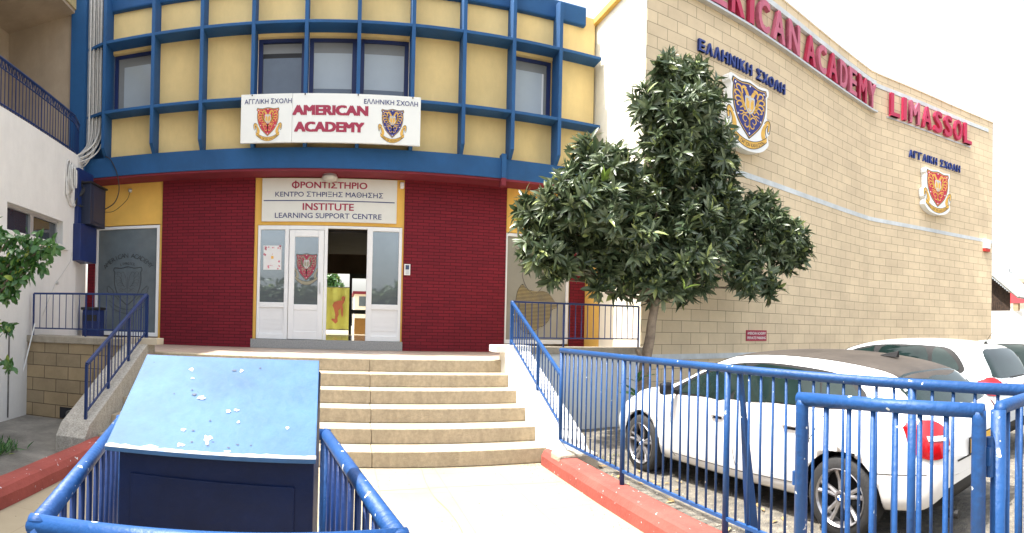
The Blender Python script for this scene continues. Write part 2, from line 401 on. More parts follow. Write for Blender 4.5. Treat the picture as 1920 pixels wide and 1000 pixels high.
# fins
for i, x in enumerate(finx):
    h = .031; mb = MB()
    ytop = 9.36; z0, z1 = 4.487, TOP - .02
    dz = .26; top = TOP + .3 if i not in (9,) else 7.50
    yb = 9.72
    pts = [(yb, z0), (9.50, z0), (9.36, z0 + .14), (9.36, top if i < 9 else 7.44), (9.50 if i == 9 else 9.36, top), (yb, top)]
    if i < 9: pts = [(yb, z0), (9.50, z0), (9.36, z0 + .14), (9.36, top), (yb, top)]
    mb.prism(pts, lambda u, v, d, x=x: Vector((x + d, u, v)), -h, h)
    mb.build('fin', m_blue, B)
for zt in (ZS2, ZS1):
    for i in range(-1, 10):
        if i == -1: a, b_ = -4.83, finx[0] - .031
        elif i == 9: a, b_ = finx[9] + .031, 4.62
        else: a, b_ = finx[i] + .031, finx[i + 1] - .031
        mb = MB(); t = .055
        if i == -1:
            mb.hexa([(a, 9.72, zt - t), (a, 9.52, zt - t), (b_, 9.365, zt - t), (b_, 9.72, zt - t)], [(a, 9.72, zt), (a, 9.52, zt), (b_, 9.365, zt), (b_, 9.72, zt)])
        elif i == 9:
            mb.hexa([(a, 9.72, zt - t), (a, 9.365, zt - t), (b_, 9.365, zt - t), (b_ + .01, 9.72, zt - t)], [(a, 9.72, zt), (a, 9.365, zt), (b_, 9.365, zt), (b_ + .01, 9.72, zt)])
        else: mb.box(a, b_, 9.365, 9.72, zt - t, zt)
        mb.build('shelf', m_blue, B, bevel=.006)
# upper windows
for i in wins:
    a, b_ = finx[i] + .03, finx[i + 1] - .03
    L = .1 if i in (0,) else .07
    f = MB(); f.box(a, a + .075, 9.79, 9.86, 5.34, 6.50).box(b_ - .075, b_, 9.79, 9.86, 5.34, 6.50).box(a + .075, b_ - .075, 9.79, 9.86, 6.44, 6.50).box(a + .075, b_ - .075, 9.79, 9.86, 5.34, 5.39)
    f = f.build('window', m_blue_dark, B)
    MB().box(a, b_, 9.705, 9.87, 6.50, 6.552).build('lintel', m_yel_up, f)
    mat = m_glassdk if i == 3 else m_blindg
    MB().box(a + .075, b_ - .075, 9.825, 9.835, 5.39, 6.44).build('pane', mat, f)
    if i == 3:
        MB().box(a + .08, b_ - .08, 9.818, 9.823, 6.25, 6.42).build('blind_box', m_blindg, f)
        MB().box(a + .08, b_ - .08, 9.816, 9.823, 6.17, 6.25).build('rail', m_black, f)
        MB().box(a + .09, b_ - .08, 9.818, 9.823, 5.40, 6.17).build('blind', M('blue_film', (.085, .12, .17), .15, .15, 1.2, spec=.7), f)
    elif i in (4, 5):
        MB().box(a + .08, b_ - .08, 9.816, 9.823, 5.62, 6.25).build('blind', m_blind, f)
        MB().box(a + .08, b_ - .08, 9.817, 9.823, 5.40, 5.62).build('lower_glass', M('blue_film', (.085, .12, .17), .15), f)
    elif i == 0:
        MB().box(a + .19, b_ - .08, 9.816, 9.823, 5.39, 6.27).build('blind', m_blind, f)
    else:
        MB().box(a + .08, b_ - .17, 9.816, 9.823, 5.39, 6.27).build('blind', m_blind, f)
        MB().box(b_ - .17, b_ - .135, 9.814, 9.823, 5.39, 6.27).build('blind_edge', m_frame, f)
# left recess with column
MB().box(-5.12, -4.80, 9.42, 10.0, 3.9, 9.0).build('column', m_blue, B)
MB().box(-4.80, -4.40, 9.72, 9.9, 4.3, 9.0).build('recess_wall', m_blue, B)
# ground floor windows
def etched(parent, cx, cz, s, y, mat, r=.006, full=True):
    def P(u, v): return Vector((cx + u * s, y, cz + v * s))
    sh = [(0, .62), (.22, .57), (.46, .59), (.48, .50), (.44, .44), (.45, .2), (.40, -.08), (.26, -.36), (0, -.60)]
    R_ = catmull([(a, b, 0) for a, b in sh[2:]], 4); 
    pts = [(0, .62), (.22, .57)] + [(p.x, p.y) for p in R_]
    mb = MB()
    for sg in (1, -1): mb.tube([P(sg * a, b) for a, b in pts], r, 6)
    if full:
        for sg in (1, -1):
            mb.tube([P(sg * a, b) for a, b in [(.30, -.42), (.42, -.30), (.50, -.12), (.66, .02), (.70, -.02), (.68, -.16), (.56, -.28), (.50, -.40)]], r * .7, 6)
        for dv in (0, -.13): mb.tube([P(u / 10 * .62, -.72 + .28 * (u / 10) ** 2 + dv) for u in range(-10, 11)], r * .6, 6)
    mb.build('etched_shield', mat, parent)
    if full:
        mb = MB()
        for st, wd in EAG:
            for sg in (1, -1): mb.tube([P(sg * a, b) for a, b in st], r * .35, 5)
        mb.build('etched_eagle', mat, parent)
        mb = MB()
        for txt, rad, h, span in (('AMERICAN ACADEMY', .98, .15, 1.75), ('LIMASSOL', .76, .09, .66)):
            n = len(txt)
            for k, ch in enumerate(txt):
                if ch == ' ': continue
                th = (k - (n - 1) / 2) * span / n
                vs, fs = textmesh(ch, -.01); x0 = min(v.x for v in vs); x1 = max(v.x for v in vs)
                q = []
                for v in vs:
                    lx = (v.x - (x0 + x1) / 2) * h / .72; ly = v.y * h / .72
                    rr = rad + ly; q.append(P(lx * math.cos(th) + rr * math.sin(th), -.08 + rr * math.cos(th) - lx * math.sin(th)) + Vector((0, -.002, 0)))
                mb.add(q, fs)
        mb.build('etched_lettering', mat, parent)

def smooth2(pts, n=4): return [(p.x, p.y) for p in catmull([(a, b, 0) for a, b in pts], n)]
EAG = [  # half of a two headed eagle drawn with tapering strokes (path, width)
    (smooth2([(.03, -.06), (.04, .10), (.055, .26), (.10, .38), (.15, .42)]), .13),
    (smooth2([(.11, .43), (.17, .455), (.225, .40)]), .095),
    ([(0, .30), (0, .18), (0, 0)], .16),
    (smooth2([(.10, -.02), (.19, .12), (.235, .30)]), .12),
    (smooth2([(.20, .30), (.25, .43), (.34, .45), (.37, .39), (.33, .36)]), .05),
    (smooth2([(.20, .22), (.30, .32), (.39, .31), (.40, .25), (.36, .23)]), .05),
    (smooth2([(.18, .14), (.29, .21), (.38, .18), (.38, .12), (.34, .11)]), .05),
    (smooth2([(.15, .08), (.26, .12), (.34, .07), (.33, .02), (.29, .02)]), .045),
    (smooth2([(.08, .0), (.18, .03), (.26, -.02)]), .05),
    (smooth2([(.05, -.06), (.13, -.10), (.18, -.07), (.27, -.09)]), .04),
    (smooth2([(.16, -.09), (.20, -.14), (.26, -.16)]), .03),
    (smooth2([(.0, -.02), (.0, -.16), (.0, -.30), (0, -.44)]), .06),
    (smooth2([(.02, -.20), (.08, -.14), (.16, -.15), (.18, -.23), (.12, -.28), (.08, -.24)]), .035),
    (smooth2([(.01, -.33), (.06, -.38), (.12, -.36), (.12, -.31)]), .035)]
def stroke_poly(st, wd):
    L = []; Rr = []; n = len(st)
    for i, (x, y) in enumerate(st):
        a = Vector(st[max(i - 1, 0)]); b = Vector(st[min(i + 1, n - 1)]); d = (b - a).normalized()
        h = wd / 2 * (1 - .45 * (i / (n - 1)) ** 2)
        L.append((x - d.y * h, y + d.x * h)); Rr.append((x + d.y * h, y - d.x * h))
    return L, Rr
SH = [(0, .60), (.22, .555), (.46, .585), (.485, .49), (.445, .43), (.455, .2), (.41, -.06), (.28, -.33), (.13, -.51), (0, -.62)]
def shield_poly(k=1.0, dy=0):
    half = [(0, .60), (.10, .585), (.22, .555), (.34, .56), (.46, .585), (.485, .49), (.445, .43)] + smooth2([(.445, .43), (.457, .2), (.41, -.06), (.28, -.33), (0, -.62)], 5)[1:]
    half = [(x * k, y * k + dy) for x, y in half]
    return [(-x, y) for x, y in half] + [(x, y) for x, y in reversed(half[1:-1])]
def emblem(parent, fn, s, field, d=.004, backing=0.0, ribbon_text=True, o=''):
    """fn(u,v,depth) places; s = shield width; layers step forward by d"""
    F = lambda u, v, dd: fn(u * s, v * s, dd)
    z = 0
    if backing:
        out = smooth2([(0, .66), (.24, .61), (.51, .64), (.535, .50), (.495, .42), (.50, .14), (.49, -.02), (.545, -.04), (.60, -.12), (.585, -.34), (.52, -.42), (.56, -.60), (.40, -.78), (.2, -.86), (0, -.885)], 3)
        poly = [(-x, y) for x, y in out] + [(x, y) for x, y in reversed(out[1:-1])]
        mb = MB(); mb.prism(poly, F, 0, backing); mb.build('emblem_case', m_ewhite, parent); z = backing
    # ribbon
    arc = lambda c, a, n=16: [(u / n * .50, c + a * (u / n) ** 2) for u in range(-n, n + 1)]
    up = arc(-.66, .22); lo = arc(-.82, .27)
    mb = MB(); mb.prism(up[::-1] + lo, F, z, z + d)
    for sg in (1, -1):
        for st, wd in ((smooth2([(.44, -.54), (.39, -.42), (.42, -.28), (.49, -.15)]), .12), (smooth2([(.47, -.14), (.52, -.09), (.56, -.14), (.545, -.30)]), .07)):
            L, Rr = stroke_poly(st, wd); L = [(sg * x, y) for x, y in L]; Rr = [(sg * x, y) for x, y in Rr]
            for i in range(len(L) - 1): mb.prism([L[i], L[i + 1], Rr[i + 1], Rr[i]], F, z, z + d * .9)
    rb = mb.build('ribbon', m_gold, parent)
    mb = MB(); rr = .007 * s
    for l in (up, lo): mb.tube([F(u, v, z + d) for u, v in l], rr, 5)
    for sg in (1, -1): mb.tube([F(sg * u, v, z + d) for u, v in smooth2([(.49, -.44), (.46, -.36), (.47, -.24), (.53, -.17), (.51, -.30), (.57, -.34), (.60, -.14), (.53, -.05), (.42, -.15)])], rr, 5)
    mb.build('ribbon_outline', m_eblack, rb)
    if ribbon_text:
        mb = MB(); txt = 'ΧΩΡΑ ΠΑΓΙΩΝ ΚΑΛΛΙΣΤΩΝ'; n = len(txt)
        for k, ch in enumerate(txt):
            if ch == ' ': continue
            u0 = (k - (n - 1) / 2) / n * .86
            vv = -.74 + .235 * (u0 / .53) ** 2; sl_ = 2 * .235 * u0 / .53 ** 2; th = math.atan(sl_)
            vs, fs = textmesh(ch, .01, 2); x0 = min(v.x for v in vs); x1 = max(v.x for v in vs); q = []
            for v in vs:
                lx = (v.x - (x0 + x1) / 2) * .075; ly = (v.y - .36) * .105
                q.append(F(u0 + lx * math.cos(th) - ly * math.sin(th), vv + lx * math.sin(th) + ly * math.cos(th), z + d * 1.25))
            mb.add(q, fs)
        mb.build('motto', m_eblack, rb)
    mb = MB(); mb.prism(shield_poly(1.0), F, z, z + d * 1.5); shd = mb.build('shield', m_eblack, parent)
    mb = MB(); mb.prism(shield_poly(.955), F, z, z + d * 1.8); mb.build('shield_line', m_gold, shd)
    mb = MB(); mb.prism(shield_poly(.925), F, z, z + d * 2.1); mb.build('shield_field', field, shd)
    mb = MB()
    for st, wd in EAG:
        for sg in (1, -1):
            L, Rr = stroke_poly(st, wd * .72); L = [(sg * x, y) for x, y in L]; Rr = [(sg * x, y) for x, y in Rr]
            for i in range(len(L) - 1): mb.prism([L[i], L[i + 1], Rr[i + 1], Rr[i]], F, z + d, z + d * 2.7)
    mb.build('eagle', m_gold, shd)
    mb = MB(); sm = [(x * .26, y * .30 + .10) for x, y in [(-.5, .6), (.5, .6), (.5, -.1), (.3, -.45), (0, -.65), (-.3, -.45), (-.5, -.1)]]
    mb.prism(sm[::-1], F, z + d, z + d * 3.0); esc = mb.build('escutcheon', m_silver, shd)
    mb = MB(); sm2 = [(x * .8, (y - .10) * .8 + .10) for x, y in sm]; mb.prism(sm2[::-1], F, z + d, z + d * 3.3); mb.build('escutcheon_field', m_gold, esc)
    mb = MB()
    for pl in ([(0, .24), (0, .0)], [(-.05, .03), (0, -.02), (.05, .03)], [(-.05, .20), (0, .25), (.05, .20)]):
        L, Rr = stroke_poly(pl, .028)
        for i in range(len(L) - 1): mb.prism([L[i], L[i + 1], Rr[i + 1], Rr[i]], F, z + d, z + d * 3.6)
    mb.prism([(x * .15, y * .035 + .275) for x, y in [(-.5, -1), (.5, -1), (.7, 1), (.25, .2), (0, 1.4), (-.25, .2), (-.7, 1)]], F, z + d, z + d * 3.5)
    mb.build('charge', m_silver, esc)
    for (u, v) in ((0, .52), (-.39, .48), (.39, .48), (-.31, -.16), (.31, -.16), (0, -.50)):
        mb = MB(); mb.prism([(u + .018 * math.cos(k * math.pi / 4), v + .022 * math.sin(k * math.pi / 4)) for k in range(8)], F, z + d, z + d * 3); mb.build('stud', m_ewhite, shd)

# left and right ground floor windows (parts of the building)
m_etch = M('etching_dark', (.02, .025, .03), .5, .05)
m_etch2 = M('etching_grey', (.12, .11, .10), .5, .05)
for (a, b_, z0, z1, fm, gm, em) in ((-4.78, -3.44, 1.14, 3.27, m_frame, m_frost, m_etch), (2.99, 4.31, 1.16, 3.245, m_frame, m_frost2, m_etch2)):
    f = MB(); t = .055
    f.box(a, a + t, 9.985, 10.06, z0, z1).box(b_ - t, b_, 9.985, 10.06, z0, z1).box(a + t, b_ - t, 9.985, 10.06, z1 - t, z1).box(a + t, b_ - t, 9.985, 10.06, z0, z0 + t + .02)
    f = f.build('window', fm, B, bevel=.006)
    MB().box(a + t, b_ - t, 10.02, 10.03, z0 + .07, z1 - t).build('pane', gm, f)
    if a < 0: etched(f, (a + b_) / 2 + .02, 2.10, .62, 10.016, em)
    else: etched(f, (a + b_) / 2 - .05, 2.42, .55, 10.016, em, full=False)
# torn film hole in right window, showing a slatted blind
f = [c for c in B.children if c.name.startswith('window')][-1]
hole = smooth2([(3.16, 1.58), (3.14, 1.80), (3.22, 1.92), (3.26, 2.15), (3.36, 2.30), (3.44, 2.22), (3.62, 2.17), (3.78, 2.18), (3.90, 2.14), (4.02, 2.00), (4.10, 1.88), (3.98, 1.82), (3.92, 1.62), (3.80, 1.50), (3.70, 1.46), (3.52, 1.34), (3.36, 1.42), (3.30, 1.55)], 3)
mb = MB(); mb.prism(hole, lambda u, v, d: Vector((u, 10.017 + d, v)), 0, .001); mb.build('torn_film_gap', M('gap_dark', (.07, .06, .04), .3, .3, 4), f)
mb = MB(); zz = 1.38
while zz < 2.28:
    xs_ = []
    for (p, q) in zip(hole, hole[1:] + hole[:1]):
        if (p[1] - zz) * (q[1] - zz) < 0: xs_.append(p[0] + (q[0] - p[0]) * (zz - p[1]) / (q[1] - p[1]))
    xs_.sort()
    for k in range(0, len(xs_) - 1, 2): mb.box(xs_[k] + .01, xs_[k + 1] - .01, 10.012, 10.0165, zz - .006, zz + .007)
    zz += .026
mb.build('slatted_blind', M('blind_tan', (.25, .22, .15), .6, .4, 3, col2=(.42, .33, .14)), f)

# entrance: white frame, left light, door leaf, open doorway, right light
E_ = MB(); y0, y1 = 9.985, 10.06; zt, zb = 3.225, 1.165
for (a, b_) in ((-1.555, -1.505), (-1.06, -.985), (-.345, -.285), (.425, .525), (1.0, 1.055)):
    E_.box(a, b_, y0, y1, zb, zt)
for (a, b_) in ((-1.505, -1.06), (-.985, -.345), (.525, 1.0)): E_.box(a, b_, y0, y1, zt - .075, zt)
E_.box(-.285, .425, y0, y1, zt - .045, zt)
for (a, b_) in ((-1.505, -1.06), (.525, 1.0)): E_.box(a, b_, y0 + .002, y1, 1.735, 1.83); E_.box(a, b_, y0 + .002, y1, zb, zb + .09)
E_ = E_.build('entrance_frame', m_frame, B, bevel=.006)
m_dglass = M('door_glass', (.27, .31, .34), .02, .12, .6, metal=.62, spec=.9)
for (a, b_) in ((-1.505, -1.06), (.525, 1.0)):
    MB().box(a, b_, 10.02, 10.028, 1.83, zt - .075).build('side_light', m_dglass, E_)
    mb = MB(); mb.box(a, b_, 10.015, 10.04, zb + .09, 1.735)
    for k in range(1, 6): mb.box(a + .03, b_ - .03, 10.009, 10.016, zb + .10 + k * .082, zb + .10 + k * .082 + .074)
    mb.build('lower_panel', m_frame, E_)
D = MB(); a, b_ = -.975, -.35
D.box(a, a + .10, 9.965, 10.01, zb + .005, 3.14).box(b_ - .10, b_, 9.965, 10.01, zb + .005, 3.14).box(a + .1, b_ - .1, 9.965, 10.01, 3.02, 3.14).box(a + .1, b_ - .1, 9.965, 10.01, 1.70, 1.80).box(a + .1, b_ - .1, 9.965, 10.01, zb + .005, zb + .15)
D = D.build('door', m_frame, B, bevel=.006)
MB().box(a + .1, b_ - .1, 9.985, 9.993, 1.80, 3.02).build('door_pane', m_dglass, D)
mb = MB(); mb.box(a + .1, b_ - .1, 9.98, 9.995, zb + .15, 1.70)
for k in range(6): mb.box(a + .13, b_ - .13, 9.975, 9.981, zb + .17 + k * .06 * 1.2, zb + .17 + k * .06 * 1.2 + .064)
mb.build('lower_panel', m_frame, D)
MB().box(b_ - .07, b_ - .05, 9.935, 9.965, 2.0, 2.2).build('handle', m_alu, D, bevel=.003)
emb_door = thing('door_sticker', 'faded red shield sticker on the glass of the white entrance door', 'sticker', (-.66, 9.98, 2.5))
m_gold_keep = m_gold
m_gold = M('sticker_gold', (.30, .28, .20), .4, .1, 8)
emblem(emb_door, lambda u, v, d: Vector((-.66 + u, 9.983 - d, 2.48 + v)), .40, M('sticker_red', (.30, .02, .06), .4, .1), .0008, ribbon_text=False)
m_gold = m_gold_keep
MB().box(-.225, -.205, 9.965, 9.99, 1.17, 3.14)  # (leaf edge is part of the frame)
# plinth
MB().box(-1.645, 1.095, 9.93, 10.2, 1.0, 1.16).build('door_plinth', m_greystone, B, bevel=.004)
# interior room
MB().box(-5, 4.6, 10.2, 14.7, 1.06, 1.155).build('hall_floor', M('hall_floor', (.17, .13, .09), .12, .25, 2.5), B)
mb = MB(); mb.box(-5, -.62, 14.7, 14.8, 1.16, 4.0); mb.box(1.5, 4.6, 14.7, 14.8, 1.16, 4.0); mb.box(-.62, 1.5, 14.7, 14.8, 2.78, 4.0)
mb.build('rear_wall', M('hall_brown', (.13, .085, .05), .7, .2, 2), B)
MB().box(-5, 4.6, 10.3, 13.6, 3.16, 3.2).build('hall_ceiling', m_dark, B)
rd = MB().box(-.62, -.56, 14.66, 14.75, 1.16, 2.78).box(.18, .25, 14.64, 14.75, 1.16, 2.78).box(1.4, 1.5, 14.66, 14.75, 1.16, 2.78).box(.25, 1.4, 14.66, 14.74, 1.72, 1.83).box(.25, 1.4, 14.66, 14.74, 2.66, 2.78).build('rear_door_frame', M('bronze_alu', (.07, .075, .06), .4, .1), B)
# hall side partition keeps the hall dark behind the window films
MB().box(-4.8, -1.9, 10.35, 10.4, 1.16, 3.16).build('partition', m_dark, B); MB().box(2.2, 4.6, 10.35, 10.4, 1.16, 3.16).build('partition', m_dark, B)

# landing, steps
LND = MB(); LND.box(-2.64, 2.22, 7.60, 10.2, .80, .998); LND.box(-4.95, -2.64, 7.30, 10.2, .84, 1.0); LND.box(2.22, 4.67, 7.6, 10.2, .84, 1.0)
LND = LND.build('landing', m_marble, kind='structure')
ST = thing('entrance_steps', 'six wide concrete steps climbing to the landing before the door', 'steps', (-.2, 5.71, 0))
r_, t_ = .1667, .366
for k in range(6):
    y = 5.71 + k * t_; zt_ = (k + 1) * r_
    for (a, b_) in (((-2.66, -1.02), (-1.016, .34), (.344, 2.25)) if k < 9 else ()):
        jx = .01 * k
        a2 = a + (jx if a > -2 else 0); b2 = b_ + (jx if b_ < 2 else 0)
        mb = MB(); mb.box(a2, b2, y, y + t_ + .06 if k < 5 else y + .30, zt_ - r_ + .002, zt_ + (.0 if k < 5 else .003)); mb.build('step_block', m_step, ST, bevel=.008)
# sloped side walls
def slopewall(name, label, x0, x1, mat, parts):
    t = thing(name, label, 'side wall', ((x0 + x1) / 2, 5.6, 0))
    pr = [(5.38, -.1), (5.38, .17), (5.50, .30), (7.40, 1.17), (7.42, 1.205), (7.62, 1.205), (7.62, -.1)]
    mb = MB(); mb.prism(pr, lambda u, v, d: Vector((d, u, v)), x0, x1); mb.build('wall_body', mat, t, bevel=.006)
    return t
sr = slopewall('stair_side_wall', 'sunlit white sloping wall on the right of the steps', 2.235, 2.60, m_white, 0)
MB().box(2.10, 2.62, 7.35, 7.70, 1.125, 1.222).build('cap_stone', m_white, sr, bevel=.006)
MB().box(2.16, 2.60, 5.15, 5.40, -.05, .2).build('end_block', m_conc, sr, bevel=.02)
sll = slopewall('stair_side_wall', 'speckled granite sloping wall on the left of the steps', -3.02, -2.66, m_granite, 0)
MB().box(-3.04, -2.52, 7.30, 7.60, 1.12, 1.21).build('cap_stone', M('cap_sand', (.50, .44, .34), .9, .1), sll, bevel=.006)
# left low wall
t = thing('landing_wall', 'low sandstone block wall under the left railing with drain pipe', 'wall', (-3.8, 7.1, 0))
MB().box(-4.70, -3.02, 7.10, 7.35, -.1, 1.10).build('block_face', m_lowclad, t)
MB().box(-4.72, -3.0, 7.07, 7.60, 1.10, 1.20).build('ledge', m_conc, t, bevel=.008)
MB().box(-3.92, -3.66, 7.088, 7.10, .01, .17).build('drain_opening', m_dark, t)
mb = MB(); mb.lathe([(.055, 0), (.055, .10), (.043, .10), (.043, 0)], (-3.73, 7.02, .09), 'y', 18); mb.build('drain_pipe', M('drain_grey', (.20, .19, .17), .7, .2), t, smooth=False)
# right low wall
t = thing('landing_wall', 'low white wall with concrete ledge below the right railing', 'wall', (3.6, 7.5, 0))
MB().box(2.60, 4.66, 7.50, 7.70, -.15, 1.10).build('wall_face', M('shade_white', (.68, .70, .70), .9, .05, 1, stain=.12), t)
MB().box(2.60, 4.66, 7.46, 7.75, 1.10, 1.20).build('ledge', m_conc, t, bevel=.008)
t = thing('outlet_pole', 'thin white pole leaning against the left block wall', 'pole', (-4.56, 6.95, .45))
MB().tube([(-4.56, 6.98, .42), (-4.35, 7.05, 1.38)], .011, 8).build('pole_body', m_frame, t)

# ================================================================== RIGHT STONE-CLAD BUILDING
RB = thing('stone_clad_building', 'tall sandstone-clad wing with curved wall carrying big red letters', 'building', (9, 8.5, 0))
WP = [(4.67, 7.79), (5.8, 7.865), (6.96, 7.955), (8.1, 8.10), (9.3, 8.26), (10.4, 8.38), (11.3, 8.45), (11.78, 8.475), (12.05, 8.43), (12.5, 8.31), (13.16, 8.12), (13.9, 7.91), (14.7, 7.69), (15.6, 7.40), (16.62, 7.04)]
WS = [0]
for a, b_ in zip(WP, WP[1:]): WS.append(WS[-1] + math.dist(a, b_))
def wall_at_s(s):
    for i in range(len(WP) - 1):
        if s <= WS[i + 1] or i == len(WP) - 2:
            k = (s - WS[i]) / (WS[i + 1] - WS[i]); a = Vector(WP[i]); b_ = Vector(WP[i + 1]); d = (b_ - a).normalized()
            return a + (b_ - a) * k, d, Vector((d.y, -d.x))
def s_of_x(x):
    for i in range(len(WP) - 1):
        if x <= WP[i + 1][0]: return WS[i] + (x - WP[i][0]) / (WP[i + 1][0] - WP[i][0]) * (WS[i + 1] - WS[i])
    return WS[-1]
def wall_strip(z0, z1, d0, d1, x0=4.67, x1=16.62):
    s0, s1 = s_of_x(x0), s_of_x(x1); ss = sorted({s0, s1} | {s for s in WS if s0 < s < s1}); mb = MB(); n = len(ss); vs = []; uvs = []
    nrm = []
    for s in ss:
        p, d, nn = wall_at_s(s); p2, d2, n2 = wall_at_s(min(s + .01, WS[-1])); q = (nn + n2).normalized(); nrm.append((p, q))
    for dd in (d0, d1):
        for zz_ in (z0, z1):
            for s, (p, q) in zip(ss, nrm):
                v = p + q * dd; vs.append((v.x, v.y, zz_)); uvs.append((s, zz_))
    fs = []
    for i in range(n - 1):
        A = lambda r, k: r * n + k
        fs += [(A(2, i), A(2, i + 1), A(3, i + 1), A(3, i)), (A(1, i), A(0, i), A(0, i + 1), A(1, i + 1)) if False else (A(0, i), A(1, i), A(1, i + 1), A(0, i + 1)), (A(1, i), A(3, i), A(3, i + 1), A(1, i + 1)), (A(0, i), A(0, i + 1), A(2, i + 1), A(2, i))]
    fs += [(0, n, 3 * n, 2 * n), (n - 1, 2 * n - 1, 4 * n - 1, 3 * n - 1)]
    return mb.add(vs, fs, uvs)
wall_strip(-.2, 8.38, -.28, 0).build('clad_wall', m_clad, RB, uv=True)
m_wband = M('pale_band', (.62, .66, .68), .85, .12, 3, stain=.15)
wall_strip(.975, 1.07, 0, .025).build('plinth_band', m_wband, RB)
wall_strip(4.43, 4.535, 0, .010).build('middle_band', m_wband, RB)
wall_strip(8.02, 8.13, 0, .10, 4.67, 11.9).build('letter_ledge', m_wband, RB); wall_strip(8.02, 8.13, 0, .02, 11.9, 16.4).build('letter_ledge', m_wband, RB)
wall_strip(8.38, 8.41, -.30, .02).build('coping', m_clad, RB, uv=True)
mb = MB(); core = [(4.67, 8.0)] + [(x, y + .25) for x, y in WP[1:-1]] + [(16.6, 7.3), (16.6, 13.5), (4.67, 13.5)]
mb.prism(core, lambda u, v, d: Vector((u, v, d)), -.2, 7.38); mb.build('side_wall', m_cream, RB)
MB().box(4.655, 4.672, 9.35, 10.0, 1.0, 4.12).build('yellow_return', m_yel, RB)
MB().box(4.60, 4.80, 8.07, 13.5, 7.38, 7.52).build('cornice', m_yel, RB, bevel=.02)
MB().box(4.652, 4.669, 7.80, 8.08, -.1, 8.40).build('corner_face', m_cream, RB)

def wallfn(cx, cz, off=0.0):
    s0 = s_of_x(cx)
    def fn(u, v, d):
        p, dd, nn = wall_at_s(s0 + u); q = p + nn * (off + d); return Vector((q.x, q.y, cz + v))
    return fn
def flatfn(cx, cz, off=0.0):
    """flat plane tangent to the wall at cx"""
    p, dd, nn = wall_at_s(s_of_x(cx))
    def fn(u, v, d): q = p + dd * u + nn * (off + d); return Vector((q.x, q.y, cz + v))
    return fn
# big letters
SG = thing('facade_lettering', 'large raised red letters reading AMERICAN ACADEMY LIMASSOL below the roofline', 'lettering', (9, 8.2, 7.3))
m_l1 = M('letter_red', (.45, .022, .075), .45, .08); m_l2 = M('letter_shading_tint', (.50, .12, .19), .55, .15, 5)  # second, paler red tint stands in for uneven shading from letter to letter
def letters(txt, xa, xb, z0, z1, mats, depth=.10, bold=.026, off=.03):
    sa, sb = s_of_x(xa), s_of_x(xb); wt = [.62 if c == 'I' else 1.14 if c in 'MAN' else 1.0 for c in txt]; tot_ = sum(wt); acc = 0
    for k, ch in enumerate(txt):
        pitch = (sb - sa) * wt[k] / tot_; wch = pitch * (.76 if ch != 'I' else .46); s = sa + acc + pitch / 2; acc += pitch
        p, dd, nn = wall_at_s(s)
        fn = lambda u, v, d: Vector(((p + dd * u + nn * (off + d)).x, (p + dd * u + nn * (off + d)).y, (z0 + z1) / 2 + v))
        mb = fit_text(ch, wch, z1 - z0, fn, bold, depth); mb.build('letter', mats[k % len(mats)], SG)
letters('AMERICAN', 4.9, 8.62, 7.36, 8.0, [m_l1, m_l2, m_l2, m_l1, m_l1, m_l2, m_l2, m_l2])
letters('ACADEMY', 8.74, 11.9, 7.36, 8.0, [m_l1, m_l2, m_l1, m_l2, m_l2, m_l1, m_l2])
letters('LIMASSOL', 12.36, 15.62, 7.36, 7.98, [m_l1, m_l1, m_l2, m_l1, m_l1, m_l1, m_l1, m_l1])
mb = wall_strip(7.305, 7.345, 0.0, .12, 4.7, 11.95)
mb.build('letter_rail', m_alu, SG)
wall_strip(7.305, 7.345, 0.0, .03, 12.35, 15.62).build('letter_rail', m_alu, SG)
m_lb = M('letter_navy', (.02, .045, .22), .5, .1)
for (nm, txt, xa, xb, lab) in (('g', 'ΕΛΛΗΝΙΚΗ ΣΧΟΛΗ', 5.72, 8.18, 'raised navy blue Greek words above the blue shield emblem on the stone wall'), ('h', 'ΑΓΓΛΙΚΗ ΣΧΟΛΗ', 13.12, 15.18, 'raised navy blue Greek words above the red shield emblem near the wall end')):
    T_ = thing('wall_lettering', lab, 'lettering', (xa, wall_at_s(s_of_x(xa))[0].y, 6.4))
    sa, sb = s_of_x(xa), s_of_x(xb); wt = [.45 if c == 'Ι' else .6 if c == ' ' else 1.0 for c in txt]; tot_ = sum(wt); acc = 0
    for k, ch in enumerate(txt):
        pitch = (sb - sa) * wt[k] / tot_; sc_ = sa + acc + pitch / 2; acc += pitch
        if ch == ' ': continue
        p, dd, nn = wall_at_s(sc_)
        fn = lambda u, v, d: Vector(((p + dd * u + nn * (.01 + d)).x, (p + dd * u + nn * (.01 + d)).y, 6.52 + v))
        fit_text(ch, pitch * (.80 if ch != 'Ι' else .42), .21, fn, .022, .05).build('letter', m_lb, T_)
for (cx, cz, s, fld, lab) in ((6.88, 5.63, .87, m_eblue, 'large blue shield emblem with golden two-headed eagle on the stone wall'), (14.08, 5.66, .84, m_ered, 'large red shield emblem with golden two-headed eagle near the wall end')):
    T_ = thing('wall_emblem', lab, 'emblem', (cx, wall_at_s(s_of_x(cx))[0].y, cz))
    ff = flatfn(cx, cz, .01); emblem(T_, lambda u, v, d, ff=ff: ff(u * 1.14, v, d), s, fld, .004, backing=.20)
